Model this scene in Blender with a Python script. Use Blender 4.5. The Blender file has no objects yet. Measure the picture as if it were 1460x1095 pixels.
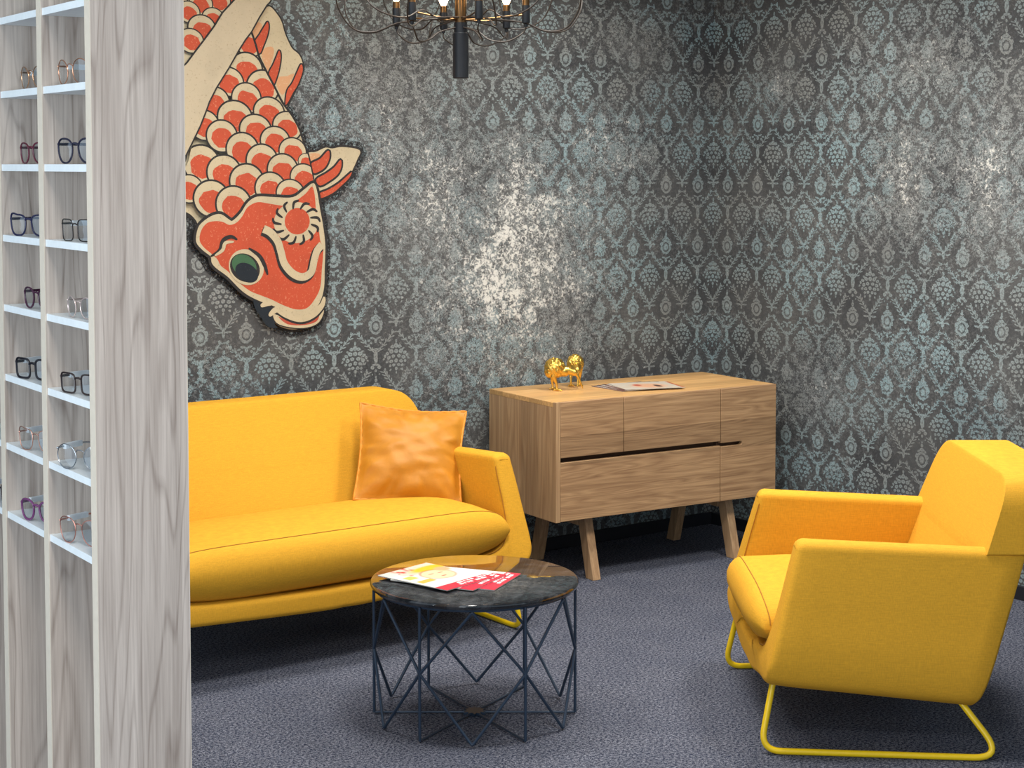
import bpy, bmesh, math, random
from mathutils import Vector, Matrix
random.seed(7)
SC = bpy.context.scene
COL = SC.collection
R = math.radians

# ---------------------------------------------------------------- camera, light, exposure
cam_data = bpy.data.cameras.new('camera')
cam = bpy.data.objects.new('camera', cam_data)
COL.objects.link(cam)
cam.location = (-5.364, -5.797, 1.65)
cam.rotation_euler = (R(86.7), 0, R(-36.1))
cam_data.sensor_width = 36.0
cam_data.lens = 60.41
cam_data.shift_y = -0.1173
cam_data.clip_start = 0.05
SC.camera = cam

SC.view_settings.view_transform = 'Standard'
SC.view_settings.look = 'None'
SC.view_settings.gamma = 1.0
SC.view_settings.use_curve_mapping = False
SC.view_settings.exposure = -0.12

world = bpy.data.worlds.new('daylight')
SC.world = world
world.use_nodes = True
bg = world.node_tree.nodes['Background']
bg.inputs['Color'].default_value = (0.68, 0.84, 1.0, 1)
bg.inputs['Strength'].default_value = 0.85

CEIL = 2.80
def ceiling_lamp(x, y, power, size=0.5, col=(1.0, 0.95, 0.88)):
    l = bpy.data.lights.new('ceiling_panel_light', 'AREA')
    l.shape = 'SQUARE'; l.size = size; l.energy = power; l.color = col
    l.spread = R(150)
    o = bpy.data.objects.new('ceiling_panel_light', l)
    o.location = (x, y, CEIL - 0.03)
    COL.objects.link(o)
for (x, y, p) in [(-3.2, -1.0, 20), (-2.1, -1.0, 18), (-1.0, -1.0, 24), (-2.4, -2.1, 36), (-4.6, -4.4, 40), (-0.9, -2.4, 38)]:
    ceiling_lamp(x, y, p)

# daylight from the shop window out of frame on the left
wl = bpy.data.lights.new('window_daylight', 'AREA')
wl.shape = 'RECTANGLE'; wl.size = 4.0; wl.size_y = 2.2; wl.energy = 135; wl.color = (0.86, 0.94, 1.0)
wo = bpy.data.objects.new('window_daylight', wl); COL.objects.link(wo)
wo.location = (-7.3, -4.6, 1.35)
wo.rotation_euler = (R(90), 0, R(-90))

# ---------------------------------------------------------------- node helpers
class NT:
    def __init__(self, name):
        self.m = bpy.data.materials.new(name)
        self.m.use_nodes = True
        self.t = self.m.node_tree
        self.b = self.t.nodes['Principled BSDF']
    def n(self, kind, **kw):
        nd = self.t.nodes.new('ShaderNode' + kind)
        for k, v in kw.items(): setattr(nd, k, v)
        return nd
    def link(self, a, b): self.t.links.new(a, b)
    def put(self, sock, v):
        if hasattr(v, 'links') or hasattr(v, 'is_linked'): self.link(v, sock)
        else: sock.default_value = v
    def math(self, op, a, b=None, c=None, clamp=False):
        nd = self.n('Math', operation=op); nd.use_clamp = clamp
        for i, v in enumerate((a, b, c)):
            if v is not None: self.put(nd.inputs[i], v)
        return nd.outputs[0]
    def vmath(self, op, a, b=None, out='Vector'):
        nd = self.n('VectorMath', operation=op)
        self.put(nd.inputs[0], a)
        if b is not None: self.put(nd.inputs[1], b)
        return nd.outputs[out]
    def noise(self, vec, scale, detail=2.0, rough=0.5, dist=0.0, out='Fac'):
        nd = self.n('TexNoise')
        self.put(nd.inputs['Vector'], vec)
        nd.inputs['Scale'].default_value = scale
        nd.inputs['Detail'].default_value = detail
        nd.inputs['Roughness'].default_value = rough
        nd.inputs['Distortion'].default_value = dist
        return nd.outputs[out]
    def ramp(self, fac, lo, hi, a=0.0, b=1.0):
        nd = self.n('MapRange'); nd.clamp = True
        self.put(nd.inputs['Value'], fac)
        for k, v in (('From Min', lo), ('From Max', hi), ('To Min', a), ('To Max', b)): self.put(nd.inputs[k], v)
        return nd.outputs['Result']
    def mix(self, fac, a, b, mode='MIX'):
        nd = self.n('Mix', data_type='RGBA', blend_type=mode)
        self.put(nd.inputs[0], fac)
        self.put(nd.inputs[6], a if not isinstance(a, tuple) else (*a, 1))
        self.put(nd.inputs[7], b if not isinstance(b, tuple) else (*b, 1))
        return nd.outputs[2]
    def obj(self, scale=(1, 1, 1)):
        tc = self.n('TexCoord')
        mp = self.n('Mapping'); self.link(tc.outputs['Object'], mp.inputs['Vector'])
        mp.inputs['Scale'].default_value = scale
        return mp.outputs['Vector']
    def bump(self, h, strength=0.3, dist=0.002):
        nd = self.n('Bump'); nd.inputs['Strength'].default_value = strength
        nd.inputs['Distance'].default_value = dist
        self.link(h, nd.inputs['Height']); self.link(nd.outputs[0], self.b.inputs['Normal'])
    def set(self, **kw):
        for k, v in kw.items():
            self.put(self.b.inputs[k.replace('_', ' ')], (*v, 1) if isinstance(v, tuple) and len(v) == 3 else v)
        return self.m

def srgb(r, g, b):
    f = lambda c: (c / 255 / 12.92) if c / 255 <= 0.04045 else ((c / 255 + 0.055) / 1.055) ** 2.4
    return (f(r), f(g), f(b))

def plain(name, rgb, rough=0.5, metal=0.0, var=0.08, scale=60, **kw):
    t = NT(name)
    nz = t.noise(t.obj(), scale, 3)
    c = srgb(*rgb)
    col = t.mix(nz, tuple(x * (1 - var) for x in c), tuple(min(1, x * (1 + var)) for x in c))
    t.set(Base_Color=col, Roughness=rough, Metallic=metal, **kw)
    return t.m

def fabric(name, rgb):
    t = NT(name)
    c = srgb(*rgb)
    a = t.noise(t.obj((40, 40, 700)), 1.0, 2)
    b = t.noise(t.obj((500, 500, 60)), 1.0, 2)
    f = t.math('ADD', t.math('MULTIPLY', a, 0.5), t.math('MULTIPLY', b, 0.5))
    f2 = t.ramp(f, 0.3, 0.7)
    col = t.mix(f2, tuple(x * 0.82 for x in c), tuple(x * 1.13 for x in c))
    t.bump(f, 0.25, 0.0015)
    t.set(Base_Color=col, Roughness=0.85, Sheen_Weight=0.08, Sheen_Roughness=0.5)
    t.b.inputs['Sheen Tint'].default_value = (*[min(1, x * 1.6) for x in c], 1)
    t.b.inputs['Specular IOR Level'].default_value = 0.25
    return t.m

def wood(name, dark, light, axis, streak=1.0, plank=0.0, rough=0.5, plank_axis=2, k=1.0, lines=0.0):
    """grain runs along axis; plank > 0 gives boards of that width across plank_axis"""
    t = NT(name)
    tc = t.n('TexCoord')
    vec = tc.outputs['Object']
    sep = t.n('SeparateXYZ'); t.link(vec, sep.inputs[0])
    if plank > 0:
        pid = t.math('FLOOR', t.math('DIVIDE', sep.outputs[plank_axis], plank))
        wn = t.n('TexWhiteNoise', noise_dimensions='1D'); t.link(pid, wn.inputs['W'])
        off = t.vmath('SCALE', wn.outputs['Color']); off.node.inputs['Scale'].default_value = 7.0
        vec = t.vmath('ADD', vec, off)
    sc = [10 * k] * 3; sc[axis] = 0.75 * k
    mp = t.n('Mapping'); t.link(vec, mp.inputs['Vector']); mp.inputs['Scale'].default_value = sc
    big = t.noise(mp.outputs[0], 1.0, 2, 0.5, 0.2)
    rings = t.math('FRACT', t.math('MULTIPLY', big, lines or 13.0))
    rings = t.ramp(t.math('PINGPONG', rings, 0.5), 0.0, 0.16 if lines else 0.5)
    sc2 = [260 * k] * 3; sc2[axis] = 6 * k
    mp2 = t.n('Mapping'); t.link(vec, mp2.inputs['Vector']); mp2.inputs['Scale'].default_value = sc2
    fine = t.noise(mp2.outputs[0], 1.0, 4, 0.6)
    sc3 = [55 * k] * 3; sc3[axis] = 1.0 * k
    mp3 = t.n('Mapping'); t.link(vec, mp3.inputs['Vector']); mp3.inputs['Scale'].default_value = sc3
    mid = t.noise(mp3.outputs[0], 1.0, 3, 0.6)
    f = t.math('MULTIPLY_ADD', rings, 0.30 * streak, t.math('MULTIPLY_ADD', fine, 0.45, t.math('MULTIPLY', mid, 0.55)))
    f = t.ramp(f, 0.35, 0.95)
    col = t.mix(f, srgb(*dark), srgb(*light))
    if plank > 0:
        br = t.ramp(wn.outputs['Value'], 0, 1, 0.82, 1.12)
        v = t.n('Mix', data_type='RGBA', blend_type='MULTIPLY'); v.inputs[0].default_value = 1
        t.link(col, v.inputs[6])
        comb = t.n('CombineColor')
        for i in range(3): t.link(br, comb.inputs[i])
        t.link(comb.outputs[0], v.inputs[7]); col = v.outputs[2]
    t.bump(fine, 0.08, 0.001)
    t.set(Base_Color=col, Roughness=rough)
    return t.m

# ---------------------------------------------------------------- mesh helpers
class MB:
    def __init__(self): self.v = []; self.f = []; self.mi = []
    def add(self, vs, fs, mi=0):
        o = len(self.v); self.v += [tuple(v) for v in vs]
        self.f += [tuple(i + o for i in f) for f in fs]; self.mi += [mi] * len(fs)
        return self
    def box(self, lo, hi, mi=0):
        x0, y0, z0 = lo; x1, y1, z1 = hi
        vs = [(x0,y0,z0),(x1,y0,z0),(x1,y1,z0),(x0,y1,z0),(x0,y0,z1),(x1,y0,z1),(x1,y1,z1),(x0,y1,z1)]
        return self.add(vs, [(3,2,1,0),(4,5,6,7),(0,1,5,4),(1,2,6,5),(2,3,7,6),(3,0,4,7)], mi)
    def hexa(self, bot, top, mi=0):
        return self.add(list(bot) + list(top), [(3,2,1,0),(4,5,6,7),(0,1,5,4),(1,2,6,5),(2,3,7,6),(3,0,4,7)], mi)
    def tube(self, path, r, n=8, closed=False, mi=0, squash=1.0):
        P = [Vector(p) for p in path]; m = len(P)
        rr = r if isinstance(r, (list, tuple)) else [r] * m
        vs = []; up = None
        for i in range(m):
            a = P[(i - 1) % m] if (closed or i > 0) else P[i]
            b = P[(i + 1) % m] if (closed or i < m - 1) else P[i]
            t = (b - a).normalized()
            if up is None:
                up = Vector((0, 0, 1)) if abs(t.z) < 0.9 else Vector((1, 0, 0))
            s = t.cross(up)
            if s.length < 1e-6: s = t.orthogonal()
            s.normalize(); u = s.cross(t).normalized(); up = u
            for k in range(n):
                an = 2 * math.pi * k / n
                vs.append(P[i] + (s * math.cos(an) + u * math.sin(an) * squash) * rr[i])
        fs = []
        for i in range(m if closed else m - 1):
            j = (i + 1) % m
            for k in range(n):
                l = (k + 1) % n
                fs.append((i*n + k, i*n + l, j*n + l, j*n + k))
        if not closed:
            fs.append(tuple(range(n - 1, -1, -1))); fs.append(tuple((m - 1)*n + k for k in range(n)))
        return self.add(vs, fs, mi)
    def lathe(self, prof, n=48, c=(0, 0, 0), mi=0):
        vs = []; fs = []; m = len(prof)
        for (r, z) in prof:
            for k in range(n):
                an = 2*math.pi*k/n
                vs.append((c[0] + r*math.cos(an), c[1] + r*math.sin(an), c[2] + z))
        for i in range(m - 1):
            for k in range(n):
                l = (k + 1) % n
                fs.append((i*n + k, i*n + l, (i+1)*n + l, (i+1)*n + k))
        if prof[0][0] > 1e-6: fs.append(tuple(range(n - 1, -1, -1)))
        if prof[-1][0] > 1e-6: fs.append(tuple((m - 1)*n + k for k in range(n)))
        return self.add(vs, fs, mi)
    def sphere(self, c, r, mat=None, seg=20, ring=12, mi=0):
        """ellipsoid; r is (rx, ry, rz), mat an optional rotation matrix"""
        vs = []; fs = []
        M = mat or Matrix.Identity(3)
        for i in range(ring + 1):
            th = math.pi * i / ring
            for k in range(seg):
                ph = 2*math.pi*k/seg
                p = Vector((r[0]*math.sin(th)*math.cos(ph), r[1]*math.sin(th)*math.sin(ph), r[2]*math.cos(th)))
                vs.append(M @ p + Vector(c))
        for i in range(ring):
            for k in range(seg):
                l = (k + 1) % seg
                fs.append((i*seg + k, (i+1)*seg + k, (i+1)*seg + l, i*seg + l))
        return self.add(vs, fs, mi)
    def grid(self, rows, closed_u=False, closed_v=False, mi=0):
        m = len(rows); n = len(rows[0]); vs = [p for r in rows for p in r]; fs = []
        for i in range(m if closed_u else m - 1):
            i2 = (i + 1) % m
            for j in range(n if closed_v else n - 1):
                j2 = (j + 1) % n
                fs.append((i*n + j, i*n + j2, i2*n + j2, i2*n + j))
        return self.add(vs, fs, mi)
    def prism(self, pts, y0, y1, mi=0):
        """polygon in x,z extruded along y"""
        n = len(pts)
        vs = [(p[0], y0, p[1]) for p in pts] + [(p[0], y1, p[1]) for p in pts]
        fs = [tuple(range(n)), tuple(range(2*n - 1, n - 1, -1))]
        fs += [(i, i + n, (i + 1) % n + n, (i + 1) % n) for i in range(n)]
        return self.add(vs, fs, mi)
    def build(self, name, mats, parent=None, smooth=40, bevel=0, seg=2, loc=None, rot=None, clean=False):
        me = bpy.data.meshes.new(name)
        me.from_pydata(self.v, [], self.f)
        if not isinstance(mats, (list, tuple)): mats = [mats]
        for m in mats: me.materials.append(m)
        me.polygons.foreach_set('material_index', self.mi)
        bm = bmesh.new(); bm.from_mesh(me)
        if clean: bmesh.ops.remove_doubles(bm, verts=bm.verts, dist=1e-5)
        bmesh.ops.recalc_face_normals(bm, faces=bm.faces)
        bm.to_mesh(me); bm.free()
        if smooth:
            me.polygons.foreach_set('use_smooth', [True] * len(me.polygons))
            me.set_sharp_from_angle(angle=R(smooth))
        o = bpy.data.objects.new(name, me); COL.objects.link(o)
        if parent: o.parent = parent
        if loc: o.location = loc
        if rot: o.rotation_euler = rot
        if bevel:
            b = o.modifiers.new('bevel', 'BEVEL'); b.width = bevel; b.segments = seg
            b.limit_method = 'ANGLE'; b.angle_limit = R(35)
        return o

def tag(o, label, cat, group=None):
    o['label'] = label; o['category'] = cat
    if group: o['group'] = group
    return o
def thing(name, label, cat, loc=(0, 0, 0), rz=0.0, group=None):
    o = bpy.data.objects.new(name, None); COL.objects.link(o)
    o.empty_display_size = 0.1
    o.location = loc; o.rotation_euler = (0, 0, rz)
    return tag(o, label, cat, group)
def structure(o): o['kind'] = 'structure'; return o

def spline(pts, n=8, closed=False):
    """Catmull-Rom through pts (tuples of any size)"""
    P = [Vector(p) for p in pts]; m = len(P); out = []
    for i in range(m if closed else m - 1):
        if closed: a, b, c, d = P[(i-1) % m], P[i], P[(i+1) % m], P[(i+2) % m]
        else: a, b, c, d = P[max(i-1, 0)], P[i], P[i+1], P[min(i+2, m-1)]
        for k in range(n):
            t = k / n
            out.append(0.5*((2*b) + (c - a)*t + (2*a - 5*b + 4*c - d)*t*t + (3*b - a - 3*c + d)*t**3))
    if not closed: out.append(P[-1])
    return out
def fillet(pts, rad, n=6, closed=False):
    """polyline with round corners"""
    P = [Vector(p) for p in pts]; m = len(P); out = []
    for i in range(m):
        if not closed and i in (0, m - 1): out.append(P[i]); continue
        a, b, c = P[i-1], P[i], P[(i+1) % m]
        r = rad[i] if isinstance(rad, (list, tuple)) else rad
        u = (a - b); v = (c - b)
        d = min(r, u.length*0.49, v.length*0.49)
        p0 = b + u.normalized()*d; p1 = b + v.normalized()*d
        for k in range(n + 1):
            t = k / n
            out.append(p0*(1-t)**2 + b*2*t*(1-t) + p1*t*t)
    return out

# ---------------------------------------------------------------- the damask wallpaper
def wallpaper(name, uaxis, blots, usign=1.0):
    t = NT(name)
    tc = t.n('TexCoord'); sep = t.n('SeparateXYZ'); t.link(tc.outputs['Object'], sep.inputs[0])
    U = sep.outputs[uaxis]; Z = sep.outputs[2]
    W, H = 0.190, 0.272
    # fold to one half tile; motif units: 85 across the half width, 335 up the tile
    fu = t.math('MULTIPLY', t.math('PINGPONG', t.math('MULTIPLY', U, usign), W / 2), 85 / (W / 2))
    fv = t.math('MULTIPLY', t.math('FRACT', t.math('DIVIDE', Z, H)), -335.0)     # -335..0, downwards
    fv = t.math('ADD', fv, 85.0)                                                  # -250..85
    com = t.n('CombineXYZ'); t.link(fu, com.inputs[0]); t.link(fv, com.inputs[1]); com.inputs[2].default_value = 1.0
    p = com.outputs[0]
    flat = t.n('CombineXYZ'); t.link(U, flat.inputs[0]); t.link(Z, flat.inputs[1])
    P = flat.outputs[0]
    low = t.noise(P, 2.0, 4, 0.62)
    wear = t.ramp(low, 0.45, 0.78, 0.0, 0.5)
    edge = t.noise(P, 5.0, 5, 0.65)
    for (bx, bz, rx, rz, st) in blots:
        d = t.vmath('MULTIPLY', t.vmath('SUBTRACT', P, (bx, bz, 0)), (1/rx, 1/rz, 0))
        d = t.math('ADD', t.vmath('LENGTH', d, None, 'Value'), t.math('MULTIPLY', t.math('SUBTRACT', edge, 0.5), 1.5))
        wear = t.math('MAXIMUM', wear, t.ramp(d, 0.0, 1.2, st, 0.0))
    # the print breaks up where the paper is worn
    wob = t.noise(P, 95.0, 2, 0.7, 0, 'Color')
    wob = t.vmath('SUBTRACT', wob, (0.5, 0.5, 0.5))
    amp = t.ramp(wear, 0.05, 0.6, 6.0, 120.0)
    ac = t.n('CombineXYZ'); t.link(amp, ac.inputs[0]); t.link(amp, ac.inputs[1])
    p = t.vmath('ADD', p, t.vmath('MULTIPLY', wob, ac.outputs[0]))
    E = [  # bouquet
        (0,-78,4,10,0),(0,-55,9,12,0),(14,-50,7,9,20),(0,-28,9,11,0),(20,-27,9,11,20),(36,-18,7,9,30),
        (12,-3,8,9,0),(31,4,8,10,-15),(46,-6,5,8,0),(0,19,8,10,0),(21,23,8,9,-20),(38,23,6,7,-30),
        (10,41,7,8,0),(25,44,6,7,0),(0,59,6,9,0),(0,77,3,7,0),
        # fronds under the bouquet
        (0,-170,6,24,0),(18,-172,14,5,0),(9,-196,3,12,33),
        # medallion
        (85,-205,11,9,0),(85,-226,6,10,0),(85,-242,3,6,0),(61,-172,6,13,10),(64,-143,6,11,-20),(71,-197,5,8,40),
        (72,-98,11,5,20),(85,-84,6,13,0),(57,-88,7,5,-20),(66,-76,5,7,0),
        # vase and blossoms
        (85,-42,11,7,0),(85,-5,9,33,0),(85,33,15,6,0),(71,46,8,9,0),(85,62,5,8,0),
        # blossoms beside the bouquet
        (52,10,4,6,-30),(20,-48,4,5,0),(30,-38,5,6,30),(70,80,3,4,0),(24,64,4,6,-20)]
    # ogee branches with leaflets on both sides
    br = [(76, -30), (64, -48), (50, -68), (35, -88), (20, -108), (9, -130)]
    for i in range(5):
        (ax, ay), (bx2, by2) = br[i], br[i+1]
        E.append(((ax + bx2)/2, (ay + by2)/2, 3.3, 14, -36 if i < 4 else -25))
        E.append((bx2 - 5, by2 + 7, 2.8, 9, -66)); E.append((bx2 + 8, by2 + 2, 2.8, 9, -8))
    fr = [(6, -184), (15, -201), (25, -219), (35, -237), (44, -254), (51, -270)]
    for i in range(5):
        (ax, ay), (bx2, by2) = fr[i], fr[i+1]
        for (lx, ly, a, b, ro) in (((ax + bx2)/2, (ay + by2)/2, 2.6, 12, 30), (bx2 + 8, by2 + 6, 3.0, 10, 62), (bx2 - 5, by2 - 3, 3.0, 10, 2)):
            E.append((lx, ly, a, b, ro))
            if ly < -238: E.append((lx, ly + 335, a, b, ro))
    acc = None
    for (cx, cy, rx, ry, rot) in E:
        c, s = math.cos(R(rot)), math.sin(R(rot))
        a = (c/rx, s/rx, -(c*cx + s*cy)/rx); b = (-s/ry, c/ry, (s*cx - c*cy)/ry)
        da = t.vmath('DOT_PRODUCT', p, a, 'Value'); db = t.vmath('DOT_PRODUCT', p, b, 'Value')
        d = t.math('MULTIPLY_ADD', da, da, t.math('MULTIPLY', db, db))
        acc = d if acc is None else t.math('MINIMUM', acc, d)
    # the medallion's rings
    da = t.vmath('DOT_PRODUCT', p, (1/25, 0, -85/25), 'Value'); db = t.vmath('DOT_PRODUCT', p, (0, 1/39, 155/39), 'Value')
    q = t.math('SQRT', t.math('MULTIPLY_ADD', da, da, t.math('MULTIPLY', db, db)))
    ring = t.math('MULTIPLY', t.math('ABSOLUTE', t.math('SUBTRACT', q, 0.86)), 6.0)
    core = t.math('MULTIPLY', q, 2.0)
    acc = t.math('MINIMUM', acc, t.math('MINIMUM', ring, core))
    motif = t.ramp(acc, 0.72, 1.15, 1.0, 0.0)
    # veins through every motif
    vein = t.ramp(acc, 0.02, 0.16, 0.45, 1.0)
    motif = t.math('MULTIPLY', motif, vein)
    lace = t.ramp(t.noise(P, 140.0, 3, 0.7), 0.36, 0.54, 0.45, 1.0)
    fade = t.ramp(t.noise(P, 1.7, 3, 0.6), 0.32, 0.62, 0.6, 1.0)
    pat = t.math('MULTIPLY', t.math('MULTIPLY', motif, lace), fade)
    mid = t.noise(P, 21.0, 3, 0.6)
    grain = t.ramp(t.noise(P, 82.0, 4, 0.75, 0.8), 0.47, 0.62)
    grain = t.math('MULTIPLY', grain, t.ramp(mid, 0.34, 0.60, 0.30, 1.0))
    grain = t.math('MULTIPLY', grain, t.ramp(wear, 0.0, 0.6, 0.08, 0.80))
    fl = t.math('MULTIPLY_ADD', t.math('SUBTRACT', mid, 0.5), 0.45, t.noise(P, 70.0, 4, 0.68, 0.9))
    thr = t.ramp(wear, 0.25, 1.0, 0.70, 0.42)
    fleck = t.ramp(t.math('SUBTRACT', fl, thr), -0.02, 0.10)
    fleck = t.math('MULTIPLY', fleck, t.ramp(wear, 0.0, 1.0, 0.55, 0.95))
    haze = t.ramp(wear, 0.35, 1.0, 0.0, 0.18)
    ground = t.mix(t.ramp(t.noise(P, 2.6, 5, 0.65), 0.35, 0.65), srgb(58, 60, 63), srgb(84, 85, 85))
    col = t.mix(t.math('MULTIPLY', pat, 0.85), ground, t.mix(t.ramp(t.noise(P, 2.1, 2), 0.4, 0.6), srgb(150, 155, 153), srgb(154, 182, 188)))
    col = t.mix(haze, col, srgb(150, 150, 148))
    col = t.mix(grain, col, srgb(178, 182, 182))
    col = t.mix(fleck, col, srgb(224, 223, 216))
    t.set(Base_Color=col, Roughness=0.75)
    t.b.inputs['Specular IOR Level'].default_value = 0.3
    return t.m
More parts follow.
